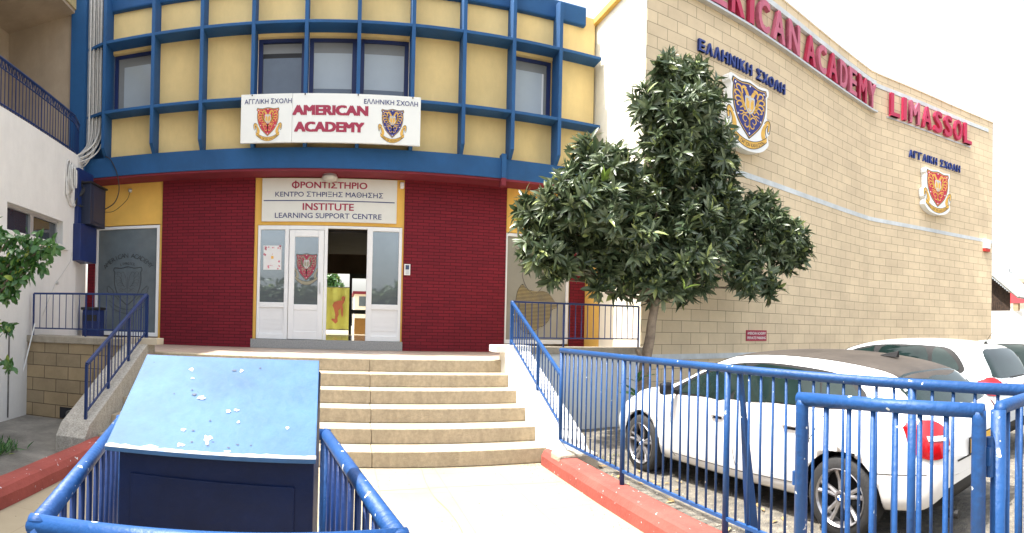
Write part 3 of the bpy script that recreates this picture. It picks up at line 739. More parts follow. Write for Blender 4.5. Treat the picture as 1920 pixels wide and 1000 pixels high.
# red parking sign
T_ = thing('parking_sign', 'small red sign with white words on the lowest stone rows', 'sign', (7.42, 8.0, 1.4))
fp = flatfn(7.415, 1.397, .003)
mb = MB(); mb.prism([(-.31, -.105), (.31, -.105), (.31, .105), (-.31, .105)], fp, 0, .012); mb.build('sign_board', M('park_red', (.36, .012, .05), .5, .1), T_)
fit_text('AMERICAN ACADEMY', .56, .052, flatfn(7.415, 1.397, .018), .01, 0, 0, .045).build('sign_text', m_ewhite, T_)
fit_text('PRIVATE PARKING', .56, .052, flatfn(7.415, 1.397, .018), .01, 0, 0, -.045).build('sign_text', m_ewhite, T_)
# alarm box
T_ = thing('alarm_box', 'white alarm box with red lower half high on the wall end', 'alarm box', (16.3, 7.1, 4.3)); fa = flatfn(16.32, 4.3, .0)
mb = MB(); mb.prism([(-.13, -.08), (.13, -.08), (.13, .2), (-.13, .2)], fa, 0, .12); mb.build('alarm_cover', m_frame, T_, bevel=.02)
mb = MB(); mb.prism([(-.12, -.18), (.12, -.18), (.13, -.082), (-.13, -.082)], fa, 0, .11); mb.build('alarm_strobe', M('strobe_red', (.5, .03, .02), .4), T_, bevel=.02)

# ================================================================== SIGNS ON THE ACADEMY
T_ = thing('academy_signboard', 'long white board with AMERICAN ACADEMY in red between two shield emblems', 'sign', (-.27, 9.3, 4.5))
MB().box(-1.79, -.915, 9.30, 9.345, 4.505, 5.33).box(-.912, 1.25, 9.30, 9.345, 4.505, 5.33).build('sign_panel', m_panel, T_, bevel=.004)
def yf(y, cx=0, cz=0): return lambda u, v, d: Vector((cx + u, y - d, cz + v))
for txt, xa, xb, zc, h, m_, bo in (('AMERICAN', -.91, .365, 5.045, .172, m_red, .062), ('ACADEMY', -.875, .305, 4.765, .172, m_red, .062), ('ΑΓΓΛΙΚΗ ΣΧΟΛΗ', -1.73, -.925, 5.205, .085, m_navyt, .008), ('ΕΛΛΗΝΙΚΗ ΣΧΟΛΗ', .29, 1.20, 5.21, .085, m_navyt, .008)):
    fit_text(txt, xb - xa, h, yf(9.2975, (xa + xb) / 2, zc), bo, .0015).build('sign_text', m_, T_)
for cx, fld in ((-1.325, m_ered), (.775, m_eblue)):
    e = MB().box(cx - .01, cx + .01, 9.299, 9.301, 4.8, 4.81).build('emblem', m_panel, T_)
    emblem(e, yf(9.2985, cx, 4.86), .40, fld, .0012)
for x in (-1.6, -.7, .19, 1.11): MB().lathe([(.012, 0), (.012, .03)], (x, 9.285, 5.31), 'y', 8).build('screw', m_black, T_)
T_ = thing('institute_sign', 'white sign over the entrance reading INSTITUTE LEARNING SUPPORT CENTRE', 'sign', (-.28, 9.93, 3.3))
MB().box(-1.49, .94, 9.945, 9.99, 3.29, 4.07).build('sign_panel', M('sign_grey_white', (.70, .71, .66), .4, .03), T_, bevel=.004)
k_ = 103.7
for txt, a, b_, yy, h, m_, bo in (('ΦΡΟΝΤΙΣΤΗΡΙΟ', 548.5, 689.3, 349, .145, m_red, .022), ('ΚΕΝΤΡΟ ΣΤΗΡΙΞΗΣ ΜΑΘΗΣΗΣ', 518, 719, 366.5, .094, m_navyt, .008), ('INSTITUTE', 569.7, 665, 389.7, .128, m_red, .022), ('LEARNING SUPPORT CENTRE', 518, 717, 406.3, .094, m_navyt, .008)):
    xa = -1.49 + (a - 493) / k_; xb = -1.49 + (b_ - 493) / k_
    fit_text(txt, xb - xa, h, yf(9.9425, (xa + xb) / 2, 4.07 - (yy - 336.5) / k_), bo, .0015).build('sign_text', m_, T_)
MB().box(-1.46, .90, 9.942, 9.9455, 3.655, 3.672).build('rule_line', m_navyt, T_)
# ceiling lamp, sensor, keypad, camera, poster
T_ = thing('ceiling_lamp', 'round frosted lamp under the maroon soffit above the entrance sign', 'lamp', (-.27, 9.78, 4.09))
mb = MB(); mb.lathe([(.12, 0), (.125, -.03), (.12, -.035)], (-.27, 9.78, 4.09), 'z', 24); mb.build('lamp_base', m_alu, T_)
mb = MB(); mb.lathe([(.135, -.03), (.14, -.06), (.12, -.10), (.07, -.125), (.01, -.13)], (-.27, 9.78, 4.09), 'z', 24); mb.build('lamp_glass', M('lamp_opal', (.50, .48, .43), .35), T_, smooth=True)
T_ = thing('motion_sensor', 'small white motion sensor at the upper right of the entrance sign', 'sensor', (1.03, 9.96, 3.98))
MB().box(.995, 1.065, 9.93, 9.998, 3.93, 4.04).build('sensor_body', m_frame, T_, bevel=.012)
T_ = thing('door_keypad', 'white intercom keypad on the maroon brick right of the entrance', 'keypad', (1.155, 9.95, 2.47))
MB().box(1.10, 1.21, 9.94, 9.963, 2.37, 2.57).build('keypad_case', m_frame, T_, bevel=.005)
MB().box(1.122, 1.188, 9.933, 9.941, 2.47, 2.55).build('keypad_screen', M('kp', (.05, .08, .16), .3), T_)
mb = MB()
for i in range(3):
    for j in range(3): mb.box(1.126 + .022 * i, 1.142 + .022 * i, 9.934, 9.941, 2.39 + .024 * j, 2.407 + .024 * j)
mb.build('keypad_buttons', m_alu, T_)
T_ = thing('security_camera', 'tiny dome camera on the yellow wall above the left window', 'camera', (-4.05, 9.95, 3.95))
mb = MB(); mb.lathe([(.035, .0), (.04, -.03), (.035, -.055), (.01, -.07)], (-4.05, 9.96, 3.98), 'z', 14); mb.build('camera_dome', m_alu, T_, smooth=True)
T_ = thing('door_poster', 'white poster with pink prints behind the left side light', 'poster', (-1.30, 10.01, 2.7))
MB().box(-1.45, -1.12, 10.012, 10.018, 2.42, 2.86).build('poster_sheet', M('poster', (.72, .70, .70), .4, 0, 9, col2=(.70, .74, .74)), T_)
mb = MB(); mb2 = MB()
for _ in range(26):
    x = random.choice([random.uniform(-1.44, -1.38), random.uniform(-1.19, -1.14), random.uniform(-1.42, -1.14)]); z = random.choice([random.uniform(2.43, 2.50), random.uniform(2.78, 2.85), random.uniform(2.45, 2.84)])
    r2 = random.uniform(.008, .022); mb.prism([(x + r2 * math.cos(k), z + r2 * math.sin(k)) for k in range(6)], lambda u, v, d: Vector((u, 10.011 - d, v)), 0, .001)
mb.build('poster_prints', M('poster_pink', (.62, .20, .26), .5), T_)
MB().box(-1.31, -1.265, 10.0095, 10.012, 2.62, 2.67).build('poster_crest', m_gold, T_)
# litter bin
T_ = thing('litter_bin', 'dark blue litter bin standing on the landing at the left window', 'bin', (-4.45, 9.2, 1.0))
mb = MB(); mb.prism([(-.17, -.13), (.17, -.13), (.17, .13), (-.17, .13)], lambda u, v, d: Vector((-4.42 + u, 9.2 + v, d)), 1.0, 1.62); mb.build('bin_body', m_blue_dark, T_, bevel=.02)
MB().box(-4.61, -4.23, 9.05, 9.35, 1.62, 1.67).build('bin_lid', m_black, T_, bevel=.012)
MB().box(-4.55, -4.29, 9.058, 9.075, 1.42, 1.53).build('bin_slot', m_black, T_)

# ================================================================== THINGS SEEN THROUGH THE DOOR
T_ = thing('sports_banner', 'yellow banner with a red bending figure seen through the open door', 'banner', (-.1, 17, 1.2))
mb = MB(); nx_ = 14
vs = [(-.75 + i / nx_ * .98, 17 + .03 * math.sin(i * 1.3), z) for z in (1.27, 2.55) for i in range(nx_ + 1)]
mb.add(vs, [(i, i + 1, nx_ + 2 + i, nx_ + 1 + i) for i in range(nx_)]); mb.build('banner_cloth', M('banner_yellow', (.62, .66, .16), .7, .1), T_, smooth=True)
fig = [(.02, 2.16), (.08, 2.20), (.06, 2.10), (.0, 2.02), (.03, 1.90), (.03, 1.72), (.0, 1.62), (-.03, 1.74), (-.05, 1.92), (-.12, 1.84), (-.10, 1.72), (-.14, 1.62), (-.13, 1.50), (-.20, 1.44), (-.26, 1.50), (-.33, 1.56), (-.30, 1.60), (-.22, 1.58), (-.21, 1.72), (-.25, 1.88), (-.30, 2.0), (-.25, 2.10), (-.14, 2.14)]
mb = MB(); mb.prism(fig[::-1], lambda u, v, d: Vector((u + .0, 16.955 - d, v)), 0, .004)
mb.prism([(.03 + .06 * math.cos(k * .6), 2.22 + .07 * math.sin(k * .6)) for k in range(10)], lambda u, v, d: Vector((u, 16.955 - d, v)), 0, .004)
mb.build('banner_figure', M('banner_red', (.50, .16, .09), .7), T_)
MB().tube([(-.76, 17, 2.56), (.24, 17, 2.56)], .012, 6).tube([(-.76, 17, 1.26), (.24, 17, 1.26)], .015, 6).build('banner_rod', m_black, T_)
T_ = thing('garden_house', 'small beige flat-roofed house beyond the rear door', 'house', (1.6, 24, 0))
MB().box(.52, 4, 24, 27, 0, 2.72).build('wall', m_cream, T_)
MB().box(.45, 4.1, 23.9, 27.1, 2.72, 2.84).build('roof', m_maroon, T_); MB().box(.72, 1.05, 23.98, 24.0, 2.2, 2.62).build('window', m_frost, T_)
T_ = thing('wooden_panel', 'orange wooden board standing beyond the rear door', 'board', (.6, 16, 1.2))
MB().box(.36, 1.1, 16, 16.05, 1.15, 1.62).build('board_face', M('ply', (.50, .28, .09), .6, .15), T_)
MB().box(-6, 6, 14.8, 40, .9, 1.14).build('rear_yard', m_path, kind='structure')

# ================================================================== LEFT WHITE BUILDING
LB = thing('white_side_building', 'white rendered building on the left with balcony and narrow window', 'building', (-5, 7, 0))
LP = [(-4.30, -3.0), (-4.36, 4.0), (-4.5, 7.0), (-4.6, 8.8), (-4.97, 9.95)]
def lwx(y):
    for (x0, ya), (x1, yb) in zip(LP, LP[1:]):
        if y <= yb: return x0 + (x1 - x0) * (y - ya) / (yb - ya)
    return LP[-1][0]
def lstrip(ya, yb, z0, z1, d0, d1):
    ys_ = sorted({ya, yb} | {y for _, y in LP if ya < y < yb}); mb = MB()
    for a, b_ in zip(ys_, ys_[1:]):
        xa, xb = lwx(a + 1e-6), lwx(b_)
        mb.hexa([(xa + d0, a, z0), (xa + d1, a, z0), (xb + d1, b_, z0), (xb + d0, b_, z0)], [(xa + d0, a, z1), (xa + d1, a, z1), (xb + d1, b_, z1), (xb + d0, b_, z1)])
    return mb
mb = MB()
for args in ((-3, 6.45, -.2, 4.37), (8.25, 9.95, -.2, 4.37), (6.45, 8.25, -.2, 2.70), (6.45, 8.25, 3.10, 4.37)):
    q = lstrip(*args, -.35, 0); n = len(mb.v); mb.v += q.v; mb.uv += q.uv; mb.f += [tuple(i + n for i in f) for f in q.f]
mb.build('wall', m_white, LB)
lstrip(6.35, 8.40, 2.62, 2.70, -.1, .05).build('window_sill', m_white, LB, bevel=.008)
wf = lstrip(6.45, 8.25, 2.70, 2.74, -.16, -.10)
for q in (lstrip(6.45, 8.25, 3.06, 3.10, -.16, -.10), lstrip(6.45, 6.50, 2.74, 3.06, -.16, -.10), lstrip(8.20, 8.25, 2.74, 3.06, -.16, -.10), lstrip(7.27, 7.37, 2.74, 3.06, -.17, -.09)):
    n = len(wf.v); wf.v += q.v; wf.uv += q.uv; wf.f += [tuple(i + n for i in f) for f in q.f]
wf = wf.build('window', m_alu, LB)
lstrip(6.50, 8.20, 2.74, 3.06, -.14, -.13).build('pane', m_glassdk, wf)
# balcony room behind the parapet
MB().box(-12, -5.05, -3, 10.0, 7.30, 7.75).build('soffit_slab', m_soffit, LB)
MB().box(-5.05, -5.02, -3, 9.9, 7.36, 7.78).build('slab_edge', M('slab_edge', (.62, .50, .25), .9, .2, stain=.3), LB)
MB().box(-6.8, -6.6, -3, 9.9, 4.1, 7.3).box(-6.6, -5.05, 9.46, 9.9, 4.1, 7.3).box(-6.6, -4.7, -3, 9.42, 4.0, 4.12).build('balcony_wall', m_soffit, LB)
MB().box(-6.60, -6.57, 5.0, 9.0, 5.0, 6.1).build('balcony_window', m_dark, LB)
BR = thing('balcony_railing', 'dark blue balcony railing with twisted top trim above the white parapet', 'railing', (-4.5, 7, 4.37))
ya, yb = 3.5, 9.3
mb = MB()
def lp(y, z, d=-.08): return Vector((lwx(y) + d, y, z))
ysl = [ya + (yb - ya) * i / 12 for i in range(13)]
mb.tube([lp(y, 5.09) for y in ysl], .022, 6).build('top_rail', m_rail, BR)
MB().tube([lp(y, 4.96) for y in ysl], .010, 6).build('middle_rail', m_rail, BR)
MB().tube([lp(y, 4.46) for y in ysl], .014, 6).build('bottom_rail', m_rail, BR)
nb = 58
for i in range(nb):
    y = ya + .05 + (yb - ya - .1) * i / (nb - 1)
    MB().tube([lp(y, 4.38 if i % 8 == 0 else 4.46), lp(y, 5.08)], .010 if i % 8 == 0 else .007, 4, sq=True).build('baluster', m_rail, BR)
mb = MB(); n = 150
for z0, z1 in ((4.965, 5.085), (4.39, 4.455)):
    mb.tube([lp(ya + (yb - ya) * i / n, z0 if i % 2 else z1) for i in range(n + 1)], .006, 4)
mb.build('twisted_trim', m_rail, BR)

# electrical boxes, cables
T_ = thing('meter_cabinet', 'upper dark slate electrical cabinet on the corner beside the yellow wall', 'electrical box', (-4.45, 9.1, 2.9))
MB().box(-4.78, -4.34, 8.82, 9.46, 3.14, 3.86).build('cabinet_body', M('slate_paint', (.012, .02, .05), .5, .2), T_, bevel=.008)
MB().box(-4.80, -4.31, 8.79, 9.49, 3.86, 3.89).build('cabinet_lid', m_black, T_, bevel=.006)
MB().box(-4.342, -4.332, 8.92, 9.38, 3.2, 3.80).build('cabinet_door', M('slate_paint2', (.016, .025, .06), .45, .2), T_, bevel=.004)
T_ = thing('meter_cabinet', 'lower navy electrical cabinet hanging below the slate one', 'electrical box', (-4.55, 9.1, 2.4))
MB().box(-4.90, -4.44, 8.66, 9.32, 2.48, 3.135).build('cabinet_body', m_blue_dark, T_, bevel=.008)
T_ = thing('navy_duct', 'tall navy duct panel at the corner behind the electrical cabinets', 'duct', (-4.75, 8.9, 3))
MB().box(-4.95, -4.52, 8.70, 9.3, 3.14, 4.12).build('duct_body', m_blue_dark, T_, bevel=.006)
T_ = thing('cable_bundle', 'thick bundle of pale conduits and cables running down the blue recess', 'cables', (-4.6, 9.4, 3.9))
for k in range(14):
    x = -4.78 + .026 * k; y = 9.52 + .05 * math.sin(k * 2.1); col = m_cable if k > 1 else M('conduit_grey', (.34, .38, .42), .5)
    jz = random.uniform(-.12, .12)
    if k < 3:
        pts = [(x, y, 9.0), (x, y, 6.2), (x, y, 5.0), (x - .03, y, 4.45)]
        rr = .02
    else:
        e = random.uniform(-.12, .1)
        pts = [(x, y, 9.0), (x + .005 * math.sin(k), y, 6.6), (x, y, 5.2), (x - .04, y - .05, 4.75 + jz), (x - .14, 9.32, 4.50 + jz * 1.4), (-4.70 + e * .3, 8.95, 4.30 + jz), (-4.60 + e * .2, 8.62, 4.10 + jz * .5), (-4.575 + .01 * (k % 3), 8.45 + e, 3.85), (-4.565 + .01 * (k % 3), 8.40 + e * .8, 3.55 + jz * .4)]
        if k % 3 == 0: pts += [(-4.57, 8.55 + e, 3.42), (-4.58, 8.72 + e * .3, 3.55), (-4.6, 8.75, 3.8)]
        rr = random.choice([.015, .019, .014])
    MB().tube(catmull(pts, 6), rr, 7).build('cable', col, T_, smooth=True)
for k in range(9):
    c = Vector((-4.565 + .012 * (k % 3), 8.40 + .02 * math.sin(k), 3.88 + .04 * math.cos(k * 2))); e = -k * .009
    MB().tube([c + Vector((.015 * k, (.085 + e) * math.cos(t * .42), (.26 + e * 1.5) * math.sin(t * .42))) for t in range(16)], .013, 6, caps=False).build('cable', m_cable, T_, smooth=True)
for k in range(4):
    pts = [(-4.62, 8.85, 3.95), (-4.52 + .02 * k, 8.82, 3.75), (-4.55, 8.66 + .04 * k, 3.50 + .03 * k), (-4.5, 8.8, 3.45), (-4.48, 8.95, 3.62)]
    MB().tube(catmull(pts, 6), .012, 6).build('black_cable', m_black, T_, smooth=True)
for k in range(3): MB().box(-4.66 + .05 * k, -4.60 + .05 * k, 8.60 + .1 * k, 8.72 + .1 * k, 3.88 - .04 * k, 4.0 - .04 * k).build('junction', m_black, T_, bevel=.01)
T_ = thing('loose_cable', 'black cable looping down across the blue band to the slate cabinet', 'cable', (-4.1, 9.45, 4.4))
MB().tube(catmull([(-4.36, 9.45, 4.50), (-4.25, 9.47, 4.42), (-4.12, 9.47, 4.15), (-4.08, 9.48, 3.85), (-4.16, 9.46, 3.62), (-4.34, 9.42, 3.50)], 8), .010, 6).build('cable_run', m_black, T_, smooth=True)
MB().tube(catmull([(-4.34, 9.42, 3.45), (-4.22, 9.6, 3.50), (-4.10, 9.9, 3.75), (-4.05, 9.95, 3.92)], 8), .005, 6).build('cable_run', m_black, T_, smooth=True)
T_ = thing('wall_wire', 'thin pale wire sagging down the white left wall', 'wire', (-4.5, 8, 2.6))
MB().tube([(lwx(y) + .012, y, z) for y, z in ((8.62, 2.63), (8.55, 2.45), (8.2, 2.18), (8.0, 2.05), (7.95, 2.0), (7.75, 1.75), (7.55, 1.5))], .006, 5).build('wire_run', m_cable, T_, smooth=True)
MB().box(-4.56, -4.52, 8.02, 8.06, 2.02, 2.07).build('clip', m_cable, T_)
T_ = thing('wall_wire', 'dark vertical pipe groove low on the white left wall', 'pipe', (-4.45, 6.6, 0))
MB().tube([(lwx(6.55) + .01, 6.55, z) for z in (.03, .5, .9, 1.28)], .013, 6).build('pipe_run', M('old_pipe', (.16, .15, .14), .8, .4, 8), T_)

# ================================================================== RAILINGS
def railing(name, label, p0, p1, ztop, zbot, n, posts, mat, parent_base, rt=.02, rb=.014, rp=.016, rbal=.0075, zfoot=None, sq=True, grp=None, skip=()):
    """p0,p1 = (x,y,zref) ends; heights relative to zref; posts = list of fractions (foot z)"""
    T = thing(name, label, 'railing', parent_base, group=grp)
    a, b = Vector(p0), Vector(p1); L = lambda t, h: a.lerp(b, t) + Vector((0, 0, h))
    k = 4 if sq else 12
    MB().tube([L(0, ztop), L(1, ztop)], rt, k, sq=sq).build('top_rail', mat, T, smooth=not sq, bevel=0 if not sq else .003)
    MB().tube([L(0, zbot), L(1, zbot)], rb, k if sq else 8, sq=sq).build('bottom_rail', mat, T)
    for t, hz in posts: MB().tube([L(t, hz), L(t, ztop)], rp, k, sq=sq).build('post', mat, T)
    pr = [t for t, _ in posts]
    for i in range(1, n):
        t = i / n
        if min(abs(t - q) for q in pr) < .4 / n: continue
        MB().tube([L(t, zbot), L(t, ztop)], rbal, 6 if sq else 8).build('baluster', mat, T)
    return T
railing('landing_railing', 'navy railing along the left landing ledge beside the frosted window', (-4.42, 7.12, 1.2), (-2.74, 7.5, 1.2), .63, .11, 17, [(0, 0), (.47, 0), (1, 0)], m_rail, (-3.6, 7.2, 1.2))
railing('landing_railing', 'thin navy railing along the right landing ledge behind the tree', (2.38, 7.52, 1.2), (4.45, 7.52, 1.2), .64, .13, 21, [(0, 0), (.385, 0), (1, 0)], m_rail, (3.4, 7.5, 1.2))
railing('stair_railing', 'sloping navy railing on the granite side of the steps', (-2.76, 5.6, .30), (-2.76, 7.50, 1.17), .66, .12, 19, [(0, -.28), (.32, .0), (.66, .0), (1, .0)], m_rail, (-2.76, 6.5, .5), rp=.022, rt=.026)
railing('stair_railing', 'sloping bright blue railing on the white side of the steps', (2.37, 5.66, .30), (2.37, 7.52, 1.17), .67, .13, 19, [(0, -.13), (.40, .0), (1, .0)], m_pipe, (2.37, 6.5, .5), rp=.02, rt=.026)
# long fence on the kerb
FY = [5.50, 4.13, 2.76, 1.39, .72]
T_ = thing('kerb_fence', 'long blue pipe fence on the right kerb in front of the white car', 'fence', (2.31, 3.1, .17))
MB().tube([(2.31, 5.52, 1.245), (2.31, 3, 1.25), (2.31, .70, 1.25)], .027, 14).build('top_rail', m_pipe, T_, smooth=True)
MB().tube([(2.31, 5.5, .285), (2.31, .72, .285)], .016, 4, sq=True).build('bottom_rail', m_pipe, T_)
for y in FY: MB().tube([(2.31, y, .15), (2.31, y, 1.235)], .021 if y > 1 else .024, 12).build('post', m_pipe, T_, smooth=True)
for a, b_ in zip(FY, FY[1:]):
    n = round((a - b_) / .105)
    for i in range(1, n):
        y = a + (b_ - a) * i / n; MB().tube([(2.31 + random.uniform(-.004, .004), y + random.uniform(-.006, .006), .28), (2.31, y, 1.24)], .0085, 7).build('baluster', m_pipe, T_, smooth=True)
MB().hexa([(2.62, 2.83, -.07), (2.70, 2.83, -.07), (2.70, 2.90, -.07), (2.62, 2.90, -.07)], [(2.325, 2.64, 1.22), (2.335, 2.64, 1.22), (2.335, 2.67, 1.22), (2.325, 2.67, 1.22)]).build('brace', m_pipe, T_, label='flat blue strut leaning from the top rail')
# cross fence + post
T_ = thing('side_fence', 'short blue pipe fence at the far right joined to the hinge post', 'fence', (2.0, .71, .0))
MB().tube([(1.725, .70, 1.225), (1.74, .70, 1.25), (2.31, .715, 1.25)], .024, 14).build('top_rail', m_pipe, T_, smooth=True)
MB().tube([(1.72, .70, .0), (1.72, .70, 1.245)], .026, 14).build('post', m_pipe, T_, smooth=True)
for i in range(1, 6): MB().tube([(1.72 + i * .10, .705, .15), (1.72 + i * .10, .705, 1.24)], .009, 7).build('baluster', m_pipe, T_, smooth=True)
MB().tube([(1.72, .705, .15), (2.31, .705, .15)], .014, 6).build('bottom_rail', m_pipe, T_)
# gate
T_ = thing('pipe_gate', 'open blue pipe gate hanging on the post in the right foreground', 'gate', (1.6, .7, 0))
ga, gb = Vector((1.52, 1.385, 0)), Vector((1.64, .735, 0)); G = lambda t, z: ga.lerp(gb, t) + Vector((0, 0, z))
MB().tube([G(0, .12), G(0, 1.225), G(0, 1.25)], .0245, 14).build('stile', m_pipe2, T_, smooth=True)
MB().tube([G(1, .12), G(1, 1.225), G(1, 1.25)], .0245, 14).build('stile', m_pipe2, T_, smooth=True)
MB().tube([G(-.025, 1.25), G(1.025, 1.25)], .0245, 14).build('top_rail', m_pipe2, T_, smooth=True)
MB().tube([G(0, .15), G(1, .15)], .0245, 14).build('bottom_rail', m_pipe2, T_, smooth=True)
for t in (.15, .29, .43, .56, .69, .83): MB().tube([G(t, .15), G(t + .004, 1.24)], .0098, 8).build('bar', m_pipe2, T_, smooth=True)
for z in (.35, 1.03):
    MB().tube([(1.685, .715, z), (1.685, .715, z + .13)], .013, 10).box(1.66, 1.70, .705, .725, z + .04, z + .10).build('hinge', m_pipe2, T_)
MB().tube([(1.515, 1.41, .93), (1.515, 1.41, .98)], .012, 8).build('latch', m_pipe2, T_)

# foreground barrier round the cabinet
T_ = thing('foreground_barrier', 'low glossy blue pipe barrier around the metal box in the left foreground', 'barrier', (-.4, 1.6, 0))
C0, C1, C2, C3 = Vector((-1.06, 2.55, .985)), Vector((-.70, 1.165, .985)), Vector((.15, 1.33, .98)), Vector((-.06, 2.55, .98))
for a, b_ in ((C0, C1), (C1, C2), (C2, C3), (C3, C0)):
    d = (b_ - a).normalized(); MB().tube([a - d * .02, b_ + d * .02], .026, 16).build('top_rail', m_pipe2, T_, smooth=True)
    MB().tube([a - Vector((0, 0, .85)), b_ - Vector((0, 0, .85))], .018, 8).build('bottom_rail', m_pipe2, T_, smooth=True)
    n = max(2, round((b_ - a).length / .13))
    for i in range(1, n):
        p = a.lerp(b_, i / n)
        if a is C3: continue
        MB().tube([p - Vector((0, 0, .85)), p - Vector((0, 0, .01))], .0115, 8).build('bar', m_rail, T_, smooth=True)  # bars take the darker navy: their shade is put into the colour
for c in (C0, C1, C2, C3): MB().tube([Vector((c.x, c.y, -.01)), c + Vector((0, 0, .0))], .026, 14).build('post', m_pipe2, T_, smooth=True)
# the metal box with a sloping lid
m_lid = M('lid_pale_blue', (.050, .135, .29), .62, .22, 4, .12, 30, spec=.3, stain=.12)
def lidmat():
    m = m_lid; t = m.node_tree; b = t.nodes['Principled BSDF']; src = b.inputs['Base Color'].links[0].from_socket
    tc = [n for n in t.nodes if n.type == 'TEX_COORD'][0]; out = src
    for sc_, lo, hi, colr in ((30, .78, .79, (.01, .03, .09, 1)), (17, .80, .81, (.70, .72, .72, 1))):
        n = t.nodes.new('ShaderNodeTexNoise'); n.inputs['Scale'].default_value = sc_; n.inputs['Detail'].default_value = 2; n.inputs['Roughness'].default_value = .3
        mp = t.nodes.new('ShaderNodeMapping'); mp.inputs['Location'].default_value = (sc_, 2, 5); t.links.new(tc.outputs['Object'], mp.inputs[0]); t.links.new(mp.outputs[0], n.inputs['Vector'])
        r = t.nodes.new('ShaderNodeValToRGB'); r.color_ramp.elements[0].position = lo; r.color_ramp.elements[1].position = hi; t.links.new(n.outputs[0], r.inputs[0])
        mx = t.nodes.new('ShaderNodeMix'); mx.data_type = 'RGBA'; t.links.new(r.outputs[0], mx.inputs[0]); t.links.new(out, mx.inputs[6]); mx.inputs[7].default_value = colr; out = mx.outputs[2]
    t.links.new(out, b.inputs['Base Color'])
lidmat()
T_ = thing('metal_box', 'dark blue metal box with pale chipped sloping lid in the foreground', 'metal box', (-.37, 1.7, 0))
lb = [Vector(p) for p in ((-.675, 1.50, 1.115), (-.062, 1.50, 1.125), (-.075, 1.92, 1.365), (-.70, 1.92, 1.365))]
MB().hexa([p - Vector((0, 0, .012)) for p in lb], lb).build('lid', m_lid, T_, bevel=.002)
# lip along the lid's lower edge, paint worn off
mb = MB(); n = 40
for i in range(n):
    a = lb[0].lerp(lb[1], i / n); b_ = lb[0].lerp(lb[1], (i + 1) / n); w0 = .012 + .012 * abs(mnoise.noise(Vector((i * .37, 0, 0)))); w1 = .012 + .012 * abs(mnoise.noise(Vector(((i + 1) * .37, 0, 0))))
    s_ = Vector((0, .87, .5)); mb.add([a + Vector((0, 0, .0012)), b_ + Vector((0, 0, .0012)), b_ + s_ * w1 + Vector((0, 0, .0012)), a + s_ * w0 + Vector((0, 0, .0012))], [(0, 1, 2, 3)])
mb.build('worn_edge', M('worn_primer', (.50, .43, .32), .8, .1, 22, col2=(.14, .24, .40)), T_)
def chip(cx, t, rx, ry, mat, nm):
    P0 = lb[0].lerp(lb[1], cx); P1 = lb[3].lerp(lb[2], cx); c = P0.lerp(P1, t); uu = (lb[1] - lb[0]).normalized(); vv = (P1 - P0).normalized(); nn = uu.cross(vv)
    k = random.randint(8, 12); vs = []
    for j in range(k):
        an = 2 * math.pi * j / k + random.uniform(-.3, .3); q = random.uniform(.45, 1.25); vs.append(c + uu * rx * q * math.cos(an) + vv * ry * q * math.sin(an) + nn * .0010)
    return vs
mw, md = MB(), MB()
for cx, t, rx, ry in ((.30, .83, .010, .010), (.58, .84, .006, .010), (.32, .73, .007, .006), (.40, .52, .014, .011), (.59, .33, .0, .0), (.56, .40, .013, .010), (.60, .41, .008, .008), (.62, .30, .006, .006), (.49, .13, .015, .018), (.86, .26, .007, .006), (.60, .04, .010, .006), (.22, .03, .03, .01), (.37, .08, .012, .010), (.07, .04, .04, .009), (.36, .20, .008, .007)):
    if rx: mw.add(chip(cx, t, rx, ry, 0, 0), [tuple(range(0))] if 0 else [])
for _ in range(1): pass
mw, md = MB(), MB()
for cx, t, rx, ry in ((.30, .83, .010, .010), (.58, .84, .006, .009), (.32, .73, .007, .006), (.40, .52, .014, .011), (.56, .40, .013, .009), (.60, .41, .008, .007), (.62, .30, .006, .006), (.49, .13, .014, .018), (.86, .26, .006, .006), (.60, .04, .010, .006), (.22, .03, .028, .01), (.37, .07, .012, .010), (.36, .20, .008, .007)):
    v = chip(cx, t, rx, ry, 0, 0); mw.add(v, [tuple(range(len(v)))])
for cx, t, rx, ry in ((.54, .84, .009, .006), (.68, .88, .005, .004), (.36, .55, .009, .006), (.34, .60, .004, .004), (.48, .30, .005, .004), (.42, .10, .005, .003), (.50, .08, .006, .003), (.60, .07, .006, .003), (.41, .20, .005, .003), (.25, .55, .004, .003), (.70, .10, .004, .003), (.64, .10, .006, .004)):
    v = chip(cx, t, rx, ry, 0, 0); md.add(v, [tuple(range(len(v)))])
mw.build('paint_chips', M('chip_white', (.75, .76, .75), .6), T_); md.build('paint_chips', M('chip_dark', (.01, .03, .08), .6), T_)
m_boxd = M('box_navy', (.0016, .010, .050), .5, .3, 3, .1, spec=.25)
MB().hexa([(-.64, 1.53, .02), (-.068, 1.53, .02), (-.068, 1.90, .02), (-.64, 1.90, .02)], [(-.64, 1.53, 1.11), (-.068, 1.53, 1.115), (-.068, 1.90, 1.33), (-.64, 1.90, 1.33)]).build('box_body', m_boxd, T_, bevel=.004)
MB().hexa([(-.60, 1.524, .10), (-.12, 1.524, .10), (-.12, 1.53, .10), (-.60, 1.53, .10)], [(-.60, 1.524, 1.04), (-.12, 1.524, 1.04), (-.12, 1.53, 1.04), (-.60, 1.53, 1.04)]).build('box_door', m_boxd, T_, bevel=.002)
